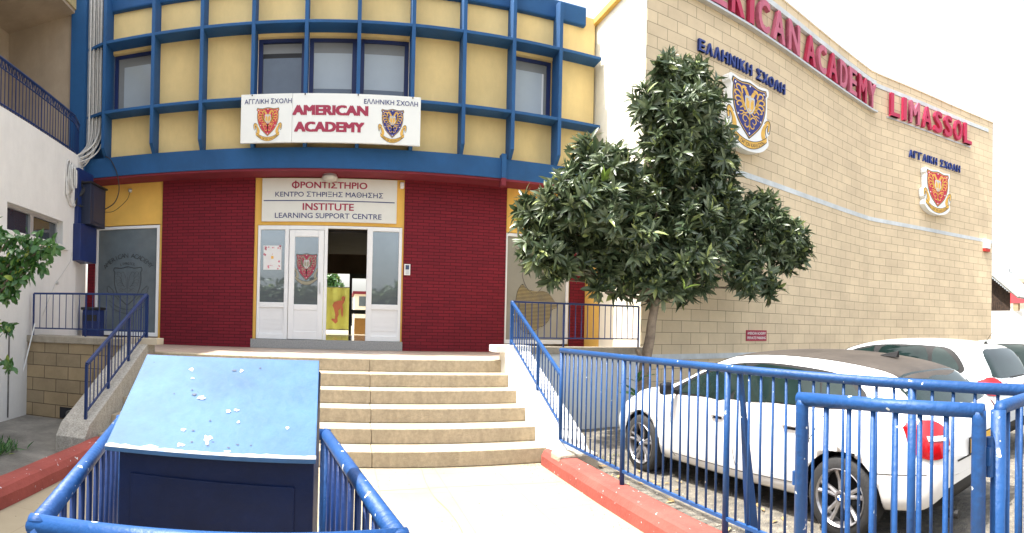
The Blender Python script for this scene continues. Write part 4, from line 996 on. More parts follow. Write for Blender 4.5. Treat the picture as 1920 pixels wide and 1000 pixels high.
# ================================================================== CARS
def interp(tab, t):
    if t <= tab[0][0]: return tab[0][1]
    for (a, va), (b_, vb) in zip(tab, tab[1:]):
        if t <= b_: return va + (vb - va) * (t - a) / (b_ - a)
    return tab[-1][1]
def clip_poly(poly, n=26):
    """fine mesh of a 2-D polygon -> verts, faces"""
    bm = bmesh.new(); f = bm.faces.new([bm.verts.new((a, b_, 0)) for a, b_ in poly])
    us = [p[0] for p in poly]; vs = [p[1] for p in poly]; st = max(max(us) - min(us), max(vs) - min(vs)) / n
    for ax, lo, hi in ((0, min(us), max(us)), (1, min(vs), max(vs))):
        k = lo + st
        while k < hi - 1e-4:
            co = Vector((k, 0, 0)) if ax == 0 else Vector((0, k, 0)); no = Vector((1, 0, 0)) if ax == 0 else Vector((0, 1, 0))
            bmesh.ops.bisect_plane(bm, geom=bm.verts[:] + bm.edges[:] + bm.faces[:], plane_co=co, plane_no=no, dist=1e-5); k += st
    bm.verts.index_update(); V = [(v.co.x, v.co.y) for v in bm.verts]; Fc = [tuple(v.index for v in f.verts) for f in bm.faces]; bm.free(); return V, Fc
def rounded(pts, n=4): return [(p.x, p.y) for p in catmull([(a, b_, 0) for a, b_ in pts], n, closed=True)]
m_rim = M('alloy_rim', (.42, .41, .42), .3, .1, 5, metal=.8); m_tyre = M('tyre_rubber', (.022, .022, .023), .8, .2, 20, .2, 60)
m_cglass = M('car_glass', (.012, .024, .022), .03, .35, 1.6, spec=.35); m_trim = M('black_trim', (.012, .012, .013), .55, .1, spec=.25)
m_tail = M('tail_lamp', (.42, .004, .010), .12, .35, 9, col2=(.20, .003, .006), coat=.6); m_clear = M('lamp_clear', (.62, .60, .58), .1, .1, 9, coat=.5)
m_plate = M('plate_yellow', (.72, .42, .03), .4, .05)
def car(name, label, loc, rz, P, body_mat, roof_mat, detail=True):
    C_ = thing(name, label, 'car', (0, 0, 0)); L = P['L']; hl = L / 2
    st = P['st']; n = len(st)
    rows = []
    for t in st:
        w_ = interp(P['w'], t); zt_ = interp(P['top'], t); bl = min(interp(P['belt'], t), zt_ - .02); wt = interp(P['wt'], t); zb_ = interp(P['bot'], t)
        rows.append([(0, zb_), (w_ * .55, zb_), (w_ * .90, zb_ + .01), (w_ * .985, zb_ + .13), (w_, (zb_ + bl) * .52), (w_ * .985, bl - .10), (w_ * .93 if zt_ > bl + .1 else w_ * .90, bl), (wt * 1.02 + (.06 if zt_ > bl + .2 else 0), bl + (zt_ - bl) * .55), (wt, bl + (zt_ - bl) * .90), (wt * .78, zt_ - .012), (wt * .4, zt_), (0, zt_ + .004)])
    k = len(rows[0]); mb = MB(); vs = []
    for t, r in zip(st, rows):
        y = hl - t
        for x, z in r: vs.append((-x, y, z))
        for x, z in reversed(r[1:-1]): vs.append((x, y, z))
    kk = 2 * k - 2
    fs = [(i * kk + j, i * kk + (j + 1) % kk, (i + 1) * kk + (j + 1) % kk, (i + 1) * kk + j) for i in range(n - 1) for j in range(kk)]
    for base in (0, (n - 1) * kk):
        for j in range(k - 1):
            a, b_ = base + j, base + j + 1; c, d = base + (kk - j - 1) % kk if j + 1 < kk else 0, base + (kk - j) % kk
            q = [a, b_, c, d]; q = [x for i, x in enumerate(q) if x not in q[:i]]
            if len(q) > 2: fs.append(tuple(q))
    mb.add(vs, fs); body = mb.build('body', body_mat, C_, smooth=True, local=True)
    sub = body.modifiers.new('s', 'SUBSURF'); sub.levels = 2; sub.render_levels = 2
    ax = P['axles']; wr = P['wr']
    cut = MB()
    for yy in ax:
        for sx in (-1, 1):
            cut.lathe([(wr + .042, 0), (wr + .042, .34)], (sx * (P['hw'] + .05) - (0 if sx < 0 else .34), yy, wr), 'x', 36)
    cu = cut.build('cut', m_trim, None, local=True)
    bo = body.modifiers.new('b', 'BOOLEAN'); bo.object = cu; bo.solver = 'EXACT'; bo.operation = 'DIFFERENCE'
    dg = bpy.context.evaluated_depsgraph_get(); me = bpy.data.meshes.new_from_object(body.evaluated_get(dg)); body.modifiers.clear()
    me.materials.clear(); me.materials.append(body_mat); me.materials.append(m_trim)
    for p in me.polygons:
        p.use_smooth = True; c = p.center
        inside = any((c.y - yy) ** 2 + (c.z - wr) ** 2 < (wr + .046) ** 2 for yy in ax) and abs(c.x) < P['hw'] + .06
        if inside: p.material_index = 1; p.use_smooth = False
        if c.z < interp(P['bot'], hl - c.y) + .06: p.material_index = 1
    body.data = me; bpy.data.objects.remove(cu)
    bv = BVHTree.FromPolygons([v.co for v in me.vertices], [tuple(p.vertices) for p in me.polygons])
    def side(poly, nm, mat, parent, sx=-1, off=.006, n=22, smooth=True):
        V, Fc = clip_poly(poly, n); out = []
        for (yy, zz) in V:
            h = bv.ray_cast(Vector((sx * 3, yy, zz)), Vector((-sx, 0, 0)))
            p = h[0] + h[1] * off if h[0] else Vector((sx * P['hw'] * .9, yy, zz)); out.append(p)
        return MB().add(out, Fc).build(nm, mat, parent, smooth=smooth, local=True)
    def top(poly, nm, mat, parent, off=.005, n=22):
        V, Fc = clip_poly(poly, n); out = []
        for (xx, yy) in V:
            h = bv.ray_cast(Vector((xx, yy, 4)), Vector((0, 0, -1))); out.append((h[0] + h[1] * off) if h[0] else Vector((xx, yy, 1)))
        return MB().add(out, Fc).build(nm, mat, parent, smooth=True, local=True)
    def end(poly, nm, mat, parent, sy=-1, off=.006, n=18):
        V, Fc = clip_poly(poly, n); out = []
        for (xx, zz) in V:
            h = bv.ray_cast(Vector((xx, sy * 5, zz)), Vector((0, -sy, 0))); out.append((h[0] + h[1] * off) if h[0] else Vector((xx, sy * hl, zz)))
        return MB().add(out, Fc).build(nm, mat, parent, smooth=True, local=True)
    def line(pts, nm, parent, r=.0035, sx=-1, mat=m_trim):
        q = []
        for i in range(len(pts) - 1):
            for j in range(9):
                t = j / 8; yy = pts[i][0] * (1 - t) + pts[i + 1][0] * t; zz = pts[i][1] * (1 - t) + pts[i + 1][1] * t
                h = bv.ray_cast(Vector((sx * 3, yy, zz)), Vector((-sx, 0, 0)))
                if h[0]: q.append(h[0])
        if len(q) > 1: MB().tube(q, r, 5).build(nm, mat, parent, local=True)
    for sx in (-1, 1):
        side(rounded(P['dlo'], 4), 'window_surround', m_trim, C_, sx, .004, 40)
        for wpoly in P['windows']:
            side(rounded(wpoly, 3), 'side_window', m_cglass, C_, sx, .009, 24)
        for ln in P['lines']: line(ln, 'panel_gap', body, sx=sx)
        for (yy, zz) in P['handles']:
            h = bv.ray_cast(Vector((sx * 3, yy, zz)), Vector((-sx, 0, 0)))
            if h[0]:
                x = h[0].x; MB().tube([(x, yy - .09, zz), (x + sx * .025, yy - .07, zz + .003), (x + sx * .028, yy + .07, zz + .003), (x, yy + .09, zz)], .012, 8).build('door_handle', body_mat, C_, smooth=True, local=True)
                side([(yy - .06, zz - .035), (yy + .06, zz - .035), (yy + .06, zz - .005), (yy - .06, zz - .005)], 'handle_shadow_gap', m_trim, body, sx, .002, 4)
        for lp_ in P['tail']:
            side(rounded(lp_, 3), 'tail_lamp', m_tail, C_, sx, .012, 18)
        my, mz = P['mirror']; h = bv.ray_cast(Vector((sx * 3, my, mz - .05)), Vector((-sx, 0, 0))); x = h[0].x if h[0] else sx * .8
        mr = MB(); xa_, xb_ = sorted((x + sx * .07, x + sx * .22)); mr.box(xa_, xb_, my - .05, my + .05, mz - .06, mz + .07); mm_ = mr.build('wing_mirror', m_trim, C_, smooth=True, local=True, bevel=.035)
        MB().tube([(x, my, mz - .04), (x + sx * .1, my, mz - .02)], .025, 8).build('mirror_arm', m_trim, mm_, local=True)
    top(rounded(P['roof'], 4), 'roof_panel', roof_mat, C_, .005, 30)
    if 'wind' in P: top(rounded(P['wind'], 3), 'windscreen', m_cglass, C_, .006, 24)
    end(rounded(P['rear'], 4), 'rear_window', m_cglass, C_)
    for e in P['rtail']: 
        for sx in (-1, 1): end([(sx * a, b_) for a, b_ in rounded(e, 3)], 'tail_lamp', m_tail, C_, -1, .012)
    for e in P['rclear']:
        for sx in (-1, 1): end([(sx * a, b_) for a, b_ in e], 'lamp_reflector', m_clear, C_, -1, .018)
    end([(-P['hw'] * .55, P['bz'][0]), (P['hw'] * .55, P['bz'][0]), (P['hw'] * .55, P['bz'][0] + .015), (-P['hw'] * .55, P['bz'][0] + .015)], 'hatch_gap', m_trim, body, -1, .004)
    # plate
    px_, pz_ = P['plate']; h = bv.ray_cast(Vector((px_, -5, pz_)), Vector((0, 1, 0))); yp = (h[0].y if h[0] else -hl) - .012
    pl = MB().box(px_ - .26, px_ + .26, yp - .012, yp, pz_ - .065, pz_ + .065).build('number_plate', m_trim, C_, local=True)
    MB().box(px_ - .25, px_ + .25, yp - .016, yp - .011, pz_ - .055, pz_ + .055).build('plate_face', m_plate, pl, local=True)
    t_ = fit_text(P['ptxt'], P['pw'], .075, lambda u, v, d: Vector((px_ - .235 + P['pw'] / 2 + u, yp - .018 - d, pz_ + v)), .02); t_.build('plate_text', m_eblack, pl, local=True)
    # wheels
    for yy in ax:
        for sx in (-1, 1):
            xo = sx * (P['hw'] - .015); S1 = -sx
            tb = MB(); R0 = wr
            tb.lathe([(R0 * .70, 0), (R0 * .93, S1 * -.006), (R0 * .985, S1 * .02), (R0, S1 * .05), (R0, S1 * .15), (R0 * .97, S1 * .19), (R0 * .7, S1 * .20)], (xo, yy, wr), 'x', 40, False)
            W = MB(); rr = R0 * .715
            W.add(*ring_verts(xo, yy, wr, rr, rr * .93, S1))
            for kx in range(5):
                a0 = 2 * math.pi * kx / 5 + .3
                for da in (-.13, .13):
                    a1 = a0 + da; a2 = a0 + da * .75
                    p0 = Vector((xo + S1 * .035, yy + .045 * math.cos(a1 * 1), wr + .045 * math.sin(a1))); p1 = Vector((xo + S1 * .018, yy + rr * .95 * math.cos(a2 + da * .6), wr + rr * .95 * math.sin(a2 + da * .6)))
                    W.tube([p0, p0.lerp(p1, .5) + Vector((S1 * .012, 0, 0)), p1], [.020, .017, .021], 6)
            W.lathe([(.055, S1 * .02), (.05, S1 * .012), (.0, S1 * .010)][:2] + [(.004, S1 * .010)], (xo, yy, wr), 'x', 18)
            wheel = W.build('wheel', m_rim, C_, local=True, smooth=False)
            tb.build('tyre', m_tyre, wheel, smooth=True, local=True)
            MB().lathe([(rr * .95, S1 * .10), (rr * .95, S1 * .105)], (xo, yy, wr), 'x', 24).build('wheel_inside', m_trim, wheel, local=True)
            hb = MB(); hb.lathe([(.032, S1 * .006), (.032, S1 * .011)], (xo, yy, wr), 'x', 18); hb = hb.build('hub_cap', m_trim, wheel, local=True)
            if P.get('roundel'):
                for q in range(4):
                    mbq = MB(); pts = [(0, 0)] + [(.022 * math.cos(q * math.pi / 2 + j * math.pi / 12), .022 * math.sin(q * math.pi / 2 + j * math.pi / 12)) for j in range(7)]
                    mbq.prism(pts, lambda u, v, d: Vector((xo + S1 * (.005 - d), yy + u, wr + v)), 0, .002); mbq.build('badge', M('badge_blue', (.02, .12, .45), .3) if q % 2 else m_ewhite, hb, local=True)
    C_.location = loc; C_.rotation_euler = (0, 0, rz)
    return C_, bv
def ring_verts(x, y, z, ro, ri, S1, n=40):
    vs = []; prof = [(ro, S1 * -.004), (ro * .985, S1 * -.010), (ri, S1 * .006), (ri * .97, S1 * .09), (ro * 1.0, S1 * .09)]
    for r, h in prof:
        for j in range(n):
            t = 2 * math.pi * j / n; vs.append((x + h, y + r * math.cos(t), z + r * math.sin(t)))
    k = len(prof); fs = [(i * n + j, i * n + (j + 1) % n, ((i + 1) % k) * n + (j + 1) % n, ((i + 1) % k) * n + j) for i in range(k) for j in range(n)]
    return vs, fs
m_cwhite = M('car_white', (.78, .78, .77), .22, .02, 1.5, coat=.6)
m_csilver = M('car_silver_white', (.62, .66, .68), .25, .04, 1.5, coat=.6)
m_croof = M('roof_dusty_dark', (.055, .046, .038), .55, .3, 2.5, spec=.35)
P1 = dict(L=4.24, hw=.875, wr=.316,
    st=[0, .05, .18, .40, .75, 1.12, 1.42, 1.72, 2.05, 2.5, 3.0, 3.4, 3.72, 3.86, 3.98, 4.08, 4.17, 4.22, 4.24],
    w=[(0, .60), (.05, .70), (.18, .80), (.4, .85), (.8, .872), (2, .875), (3.2, .885), (3.8, .86), (4.08, .81), (4.2, .74), (4.24, .66)],
    top=[(0, .60), (.05, .68), (.18, .78), (.4, .88), (.75, .95), (1.12, 1.00), (1.42, 1.16), (1.72, 1.31), (2.05, 1.395), (2.5, 1.425), (3.0, 1.41), (3.4, 1.365), (3.72, 1.30), (3.86, 1.20), (3.98, 1.06), (4.08, .98), (4.17, .90), (4.22, .74), (4.24, .62)],
    belt=[(0, .55), (.2, .72), (.75, .86), (1.12, .90), (2, .935), (3.2, .965), (3.9, .98), (4.08, .95), (4.2, .84)],
    wt=[(0, .45), (.4, .66), (1.12, .73), (1.42, .67), (2.05, .62), (3.0, .61), (3.72, .60), (3.9, .63), (4.1, .68), (4.24, .5)],
    bot=[(0, .38), (.18, .22), (.75, .18), (3.5, .20), (4.1, .25), (4.24, .40)],
    axles=(1.365, -1.295), 
    dlo=[(.93, .925), (.72, 1.065), (.40, 1.205), (.05, 1.28), (-.4, 1.305), (-.9, 1.28), (-1.20, 1.235), (-1.42, 1.13), (-1.45, 1.05), (-1.30, .99), (-.6, .975), (.2, .945)],
    windows=[[(.80, .955), (.60, 1.085), (.33, 1.19), (.03, 1.25), (-.08, 1.255), (.02, .955), (.4, .95)], [(-.16, 1.26), (-.5, 1.28), (-.86, 1.255), (-.93, 1.245), (-1.02, 1.0), (-.6, .985), (-.06, .965)], [(-1.00, 1.24), (-1.20, 1.21), (-1.36, 1.12), (-1.38, 1.06), (-1.28, 1.01), (-1.08, 1.005)]],
    lines=[[(.86, .90), (.80, .6), (.80, .34), (.76, .29)], [(-.10, .94), (-.12, .5), (-.16, .33)], [(-.98, .96), (-1.0, .72), (-.93, .55)], [(-1.15, .99), (-.96, .66)], [(.80, .32), (-.16, .33), (-.90, .36)], [(-1.62, .55), (-2.0, .575)], [(1.02, .62), (1.06, .62)]],
    handles=[(.10, .80), (-.80, .82)], tail=[[(-1.86, .92), (-1.92, .95), (-2.0, .92), (-2.05, .86), (-2.06, .74), (-1.98, .70), (-1.90, .74), (-1.85, .83)]],
    roof=[(.56, .05), (.50, .18), (0, .26), (-.50, .18), (-.56, .05), (-.57, -.8), (-.55, -1.5), (-.50, -1.66), (0, -1.72), (.50, -1.66), (.55, -1.5), (.57, -.8)],
    wind=[(-.52, .28), (0, .36), (.52, .28), (.62, .78), (.0, .98), (-.62, .78)],
    rear=[(-.56, 1.24), (0, 1.27), (.56, 1.24), (.66, 1.06), (.60, 1.0), (0, .985), (-.60, 1.0), (-.66, 1.06)],
    rtail=[[(.80, .70), (.80, .90), (.72, .95), (.62, .92), (.57, .84), (.60, .74), (.68, .69)]], rclear=[[(.60, .80), (.76, .81), (.76, .845), (.60, .835)], [(.60, .735), (.66, .735), (.66, .76), (.60, .76)]],
    bz=(.62,), plate=(0, .70), ptxt='KT', pw=.13, mirror=(.80, .98), roundel=True)
car('white_hatchback', 'white five-door hatchback with dark roof parked right behind the long fence', (4.15, 4.02, -.10), R(3.6), P1, m_cwhite, m_croof)
P2 = dict(P1); P2.update(L=4.0, hw=.85, wr=.30, roundel=False,
    st=[0, .05, .18, .38, .65, .95, 1.25, 1.6, 2.0, 2.5, 3.0, 3.4, 3.62, 3.74, 3.84, 3.92, 3.97, 4.0],
    w=[(0, .58), (.05, .68), (.18, .78), (.4, .83), (.8, .85), (3.2, .86), (3.7, .83), (3.9, .78), (4.0, .66)],
    top=[(0, .62), (.05, .72), (.18, .84), (.38, .94), (.65, 1.01), (.95, 1.10), (1.25, 1.27), (1.6, 1.42), (2.0, 1.50), (2.5, 1.525), (3.0, 1.51), (3.4, 1.46), (3.62, 1.41), (3.74, 1.26), (3.84, 1.08), (3.92, .95), (3.97, .80), (4.0, .62)],
    belt=[(0, .57), (.2, .76), (.65, .90), (1.2, .95), (2, .97), (3.2, 1.03), (3.7, 1.06), (3.9, .92)],
    wt=[(0, .45), (.4, .66), (.95, .72), (1.25, .68), (2.0, .64), (3.0, .63), (3.6, .62), (3.8, .66), (4.0, .5)],
    bot=[(0, .40), (.18, .24), (.75, .2), (3.4, .21), (3.85, .26), (4.0, .42)],
    axles=(1.22, -1.28),
    dlo=[(.95, 1.02), (.70, 1.18), (.40, 1.32), (.05, 1.41), (-.4, 1.44), (-.9, 1.43), (-1.22, 1.39), (-1.42, 1.22), (-1.44, 1.10), (-1.1, 1.06), (-.6, 1.03), (.3, 1.0)],
    windows=[[(.86, 1.04), (.62, 1.19), (.35, 1.31), (.03, 1.38), (-.05, 1.385), (-.0, 1.03), (.4, 1.02)], [(-.17, 1.39), (-.5, 1.41), (-.86, 1.395), (-.93, 1.08), (-.6, 1.05), (-.14, 1.04)], [(-.98, 1.39), (-1.17, 1.36), (-1.36, 1.20), (-1.36, 1.11), (-1.05, 1.08)]],
    lines=[[(.80, .98), (.78, .6), (.78, .34)], [(-.10, 1.0), (-.12, .5), (-.14, .33)], [(-.98, 1.02), (-1.0, .78), (-.93, .55)]],
    handles=[(.10, .86), (-.80, .89)], tail=[[(-1.72, 1.0), (-1.78, 1.05), (-1.86, 1.02), (-1.92, .93), (-1.94, .86), (-1.86, .84), (-1.77, .90)]],
    roof=[(.56, -.1), (.50, .10), (0, .18), (-.50, .10), (-.56, -.1), (-.57, -.8), (-.55, -1.4), (-.50, -1.58), (0, -1.62), (.50, -1.58), (.55, -1.4), (.57, -.8)],
    wind=[(-.52, .30), (0, .38), (.52, .30), (.62, .80), (.0, .98), (-.62, .80)],
    rear=[(-.54, 1.36), (0, 1.39), (.54, 1.36), (.66, 1.12), (.60, 1.04), (0, 1.02), (-.60, 1.04), (-.66, 1.12)],
    rtail=[[(.79, .84), (.79, 1.0), (.72, 1.02), (.65, .97), (.64, .88), (.70, .84)]], rclear=[[(.66, .86), (.75, .86), (.75, .885), (.66, .885)]],
    bz=(.66,), plate=(0, .78), ptxt='9', pw=.05, mirror=(.82, 1.08))
c2, b2 = car('silver_hatchback', 'silver-white hatchback with roof aerial parked beyond the white car', (7.02, 4.52, -.10), R(1.5), P2, m_csilver, M('roof_silver_dusty', (.42, .41, .38), .3, .1, 2, coat=.5))
def aerial(C_, x, y, z, dx, dy, L_):
    a = MB(); a.lathe([(.028, 0), (.022, .025), (.008, .035)], (x, y, z), 'z', 12); a = a.build('aerial_base', m_trim, C_, local=True)
    MB().tube([(x, y, z + .03), (x + dx, y + dy, z + L_)], [.0045, .002], 6).build('aerial_rod', m_trim, a, local=True)
aerial(c2, .0, -1.45, 1.455, .1, -.34, .52)
MB().box(-.50, -.02, -2.02, -1.985, 1.04, 1.055).build('rear_wiper', m_trim, c2, local=True)
c1 = [o for o in COL.objects if o.name == 'white_hatchback'][0]
mb = MB(); mb.hexa([(-.03, -1.32, 1.37), (.03, -1.32, 1.37), (.03, -1.14, 1.39), (-.03, -1.14, 1.39)], [(-.008, -1.33, 1.435), (.008, -1.33, 1.435), (.01, -1.17, 1.40), (-.01, -1.17, 1.40)]); mb.build('fin_aerial', m_trim, c1, bevel=.006, local=True)
mb = MB(); mb.lathe([(.035, -.12), (.035, .0), (.028, .0), (.028, -.10)], (-.55, -2.04, .25), 'y', 16); mb.build('exhaust_tip', m_trim, c1, local=True)
P3 = dict(P2); P3.update(ptxt='K', pw=.05)
car('pale_green_car', 'pale car with greenish glass at the far right edge behind the silver one', (9.95, 3.1, -.12), R(178), P3, M('car_pale', (.60, .68, .66), .25, .04, 1.5, coat=.6), M('car_pale', (.6, .68, .66)))
# ================================================================== VEGETATION
import numpy as np
rng = np.random.default_rng(5)
def leaves_mesh(name, mat, parent, centres, ups, n_leaf, length, width, droop, spread=(.35, 1.15), fold=.25, curl=.25):
    """rosettes of lance-shaped leaves; centres Nx3, ups Nx3"""
    c = np.repeat(np.array(centres), n_leaf, 0); u = np.repeat(np.array(ups), n_leaf, 0); N = len(c)
    u /= np.linalg.norm(u, axis=1)[:, None]
    ref = rng.normal(size=(N, 3)); a = np.cross(u, ref); a /= np.linalg.norm(a, axis=1)[:, None]
    th = rng.uniform(spread[0], spread[1], N)[:, None]
    d = u * np.cos(th) + a * np.sin(th); d[:, 2] -= droop * rng.uniform(.3, 1.2, N); d /= np.linalg.norm(d, axis=1)[:, None]
    sd = np.cross(d, u + 1e-4); sd /= np.linalg.norm(sd, axis=1)[:, None]; nn = np.cross(sd, d)
    tw = rng.normal(0, .35, N)[:, None]; s2 = sd * np.cos(tw) + nn * np.sin(tw); nn = np.cross(s2, d); sd = s2
    Ls = (length * rng.uniform(.5, 1.35, N))[:, None]; Ws = Ls * width * rng.uniform(.85, 1.2, N)[:, None]
    rows = []
    for t, k in ((.0, 0), (.38, 1), (.72, .8), (1.0, 0)):
        mid = c + d * Ls * t - nn * Ls * curl * t * t
        if k == 0: rows.append([mid])
        else: rows.append([mid - sd * Ws * k * .5 + nn * Ws * fold * k, mid, mid + sd * Ws * k * .5 + nn * Ws * fold * k])
    V = np.stack([rows[0][0], rows[1][0], rows[1][1], rows[1][2], rows[2][0], rows[2][1], rows[2][2], rows[3][0]], 1).reshape(-1, 3)
    F = np.array([[0, 2, 1, -1], [0, 3, 2, -1], [1, 2, 5, 4], [2, 3, 6, 5], [4, 5, 7, -1], [5, 6, 7, -1]])
    base = (np.arange(N) * 8)[:, None, None]
    V -= np.array(org(parent)); fl = (F[None] + base); fs = []
    sizes = [3, 3, 4, 4, 3, 3]
    loops = np.concatenate([fl[:, i, :sizes[i]].reshape(N, -1) for i in range(6)], 1).reshape(-1)
    starts = np.cumsum([0] + sizes * N)[:-1]
    me = bpy.data.meshes.new(name); me.vertices.add(len(V)); me.vertices.foreach_set('co', V.reshape(-1).astype(np.float32))
    me.loops.add(len(loops)); me.loops.foreach_set('vertex_index', loops.astype(np.int32))
    me.polygons.add(len(starts)); me.polygons.foreach_set('loop_start', starts.astype(np.int32)); me.polygons.foreach_set('loop_total', np.array(sizes * N, dtype=np.int32))
    me.update(); me.validate(); me.materials.append(mat)
    o = bpy.data.objects.new(name, me); link(o, parent); return o
T_ = thing('loquat_tree', 'leafy evergreen tree with green fruits growing between the steps and the stone wall', 'tree', (4.25, 6.9, -.1))
# crown lumps: x, z, radius, y
lumps = [(4.37, 5.27, 0.19, 6.72), (4.88, 5.44, 0.26, 6.9), (5.27, 5.3, 0.34, 7.14), (4.19, 4.7, 0.3, 6.78), (4.7, 5.16, 0.32, 7.06), (4.62, 4.55, 0.49, 6.58), (4.37, 4.39, 0.28, 6.9), (5.47, 5.0, 0.3, 7.12), (5.4, 4.17, 0.29, 6.79), (5.3, 4.3, 0.54, 7.08), (4.45, 4.01, 0.37, 6.58), (5.54, 3.84, 0.3, 6.9), (3.33, 3.98, 0.21, 7.07), (3.55, 3.67, 0.32, 6.77), (3.25, 3.59, 0.32, 7.07), (2.77, 3.1, 0.33, 6.58), (2.45, 3.03, 0.22, 6.9), (2.66, 2.84, 0.34, 7.17), (2.49, 2.45, 0.26, 6.79), (3.11, 2.79, 0.39, 7.08), (3.39, 3.03, 0.44, 6.58), (2.92, 2.35, 0.25, 6.9), (4.32, 3.48, 0.6, 7.17), (4.0, 2.68, 0.53, 6.77), (5.05, 3.49, 0.63, 7.08), (4.81, 2.74, 0.59, 6.58), (3.65, 2.44, 0.36, 6.9), (3.93, 2.13, 0.23, 7.08), (4.33, 2.21, 0.34, 6.77), (5.06, 2.23, 0.31, 7.05), (5.46, 3.26, 0.38, 6.58), (6.37, 3.53, 0.33, 6.9), (6.19, 2.95, 0.5, 7.17), (6.62, 3.14, 0.4, 6.77), (7.25, 2.87, 0.36, 7.05), (5.97, 2.4, 0.32, 6.64), (7.45, 2.96, 0.21, 6.9), (6.58, 3.62, 0.24, 7.06), (7.07, 3.21, 0.27, 6.81), (6.72, 2.25, 0.18, 6.98), (3.4, 2.01, 0.1, 6.8), (2.77, 2.16, 0.13, 6.9)]
cs, us = [], []
tot = sum(l[2] ** 2 for l in lumps)
for (x, z, r, y) in lumps:
    k = int(2300 * r * r / tot)
    for _ in range(k):
        v = rng.normal(size=3); v /= np.linalg.norm(v); q = r * 1.04 * (rng.uniform(.25, 1.0) ** .5) * (1.22 if rng.uniform() < .07 else 1)
        p = np.array([x, y, z]) + v * q * np.array([1, 1.0, .92]); bumpy = 1 + .18 * mnoise.noise(Vector(p * 2.3)); p = np.array([x, y, z]) + (p - np.array([x, y, z])) * bumpy
        if mnoise.noise(Vector(p * 2.2 + 7)) < -.34: continue
        cs.append(p); us.append(v * .9 + np.array([-.05, -.15, .55]) + rng.normal(size=3) * .25)
leaves_mesh('foliage', m_leaf, T_, cs, us, 11, .185, .24, .28)
young = [(4.42, 6.75, 4.62), (4.30, 6.75, 4.55), (4.22, 6.75, 4.10), (3.0, 6.5, 3.15), (3.25, 6.5, 3.42), (4.45, 6.3, 2.05), (5.1, 6.5, 2.75)]
leaves_mesh('young_leaves', M('young_leaf', (.24, .36, .07), .45, .15, 5), T_, [np.array(q) for q in young], [np.array([rng.normal(0, .3), -.2, 1.]) for _ in young], 5, .21, .24, .0, (.3, .9))
# inner darker fill of sparse larger leaves keeps the crown dense
cs2, us2 = [], []
for (x, z, r, y) in lumps:
    for _ in range(int(26 * r / .35)):
        v = rng.normal(size=3); v /= np.linalg.norm(v); cs2.append(np.array([x, y + .05, z]) + v * r * .55 * rng.uniform(.2, 1)); us2.append(v + np.array([0, 0, .4]))
leaves_mesh('inner_foliage', m_leaf, T_, cs2, us2, 8, .19, .34, .2)
# fruits
mb = MB(); idx = rng.choice(len(cs), 260, replace=False)
for i in idx:
    p = Vector(cs[i])
    for _ in range(int(rng.integers(2, 5))):
        q = p + Vector(rng.normal(size=3)) * .035 + Vector((0, -.04, -.03)); r = float(rng.uniform(.015, .022)); mb.lathe([(r * .3, -r), (r * .85, -r * .5), (r, 0), (r * .8, r * .6), (r * .25, r * 1.05)], q, 'z', 7)
mb.build('fruits', M('green_fruit', (.20, .27, .08), .5, .2, 8), T_, smooth=True, kind='stuff')
# trunk and limbs
def wob(a, b_, n=6, amp=.03):
    a, b_ = Vector(a), Vector(b_); return [a.lerp(b_, i / n) + Vector((mnoise.noise(Vector((i * .9, a.x, 1))), mnoise.noise(Vector((i * .9, a.x, 7))), 0)) * amp * (1 if 0 < i < n else 0) for i in range(n + 1)]
tr = catmull([(4.22, 6.9, -.15), (4.21, 6.9, .35), (4.19, 6.9, .72), (4.21, 6.9, 1.0), (4.27, 6.88, 1.35), (4.30, 6.88, 1.6), (4.38, 6.9, 1.95)], 5)
MB().tube(tr, [.10 - .04 * i / (len(tr) - 1) for i in range(len(tr))], 12).build('trunk', m_bark, T_, smooth=True)
MB().tube(catmull([(4.20, 6.9, .98), (4.09, 6.86, 1.12), (4.03, 6.84, 1.20)], 4), .032, 8).build('branch', m_bark, T_, smooth=True)
for (x, z, r, y) in lumps:
    s0 = Vector((4.38, 6.92, 2.0)) if z > 2.1 else Vector((4.36, 6.92, 1.88)); e = Vector((x, y + .12, z)).lerp(s0, .15)
    pts = [s0, s0.lerp(e, .4) + Vector((0, .22, .06)), s0.lerp(e, .75) + Vector((0, .2, .05)), e]
    MB().tube(catmull(pts, 4), [.030 - .022 * i / 12 for i in range(13)], 7).build('branch', m_bark, T_, smooth=True)
# left foreground shrub
T_ = thing('garden_shrub', 'green leafy shrub reaching in front of the white left wall', 'shrub', (-3.75, 4.5, 0))
cs, us = [], []
twigs = []
for (x, z, r) in ((-2.98, 2.16, .17), (-2.74, 2.17, .11), (-2.84, 2.02, .11), (-3.12, 1.98, .15), (-3.16, 1.74, .12), (-3.20, 1.38, .08), (-3.18, .98, .07), (-2.96, 1.90, .10), (-3.12, 2.25, .08), (-3.4, 1.9, .25), (-3.5, 1.5, .2), (-3.6, 2.3, .3)):
    y = 4.6 + rng.uniform(-.1, .1); twigs.append((x, y, z))
    for _ in range(int(135 * (r / .2) ** 2)):
        v = rng.normal(size=3); v /= np.linalg.norm(v); cs.append(np.array([x, y, z]) + v * r * rng.uniform(.3, 1) ** .5 * np.array([1.15, 1, .9])); us.append(np.array([rng.normal(0, .5), rng.normal(0, .5) - .3, .35]))
leaves_mesh('foliage', m_leaf2, T_, cs, us, 2, .085, .50, .9, (.6, 1.4), .12, .3)
for e in twigs:
    s0 = Vector((-3.75, 4.5, 1.0)); e = Vector(e); MB().tube(catmull([s0, s0.lerp(e, .5) + Vector((0, 0, .15)), e], 5), [.014 - .008 * i / 10 for i in range(11)], 6).build('branch', m_bark, T_, smooth=True)
MB().tube(catmull([(-3.78, 4.45, -.02), (-3.72, 4.5, .6), (-3.75, 4.5, 1.02)], 4), .022, 8).build('trunk', m_bark, T_, smooth=True)
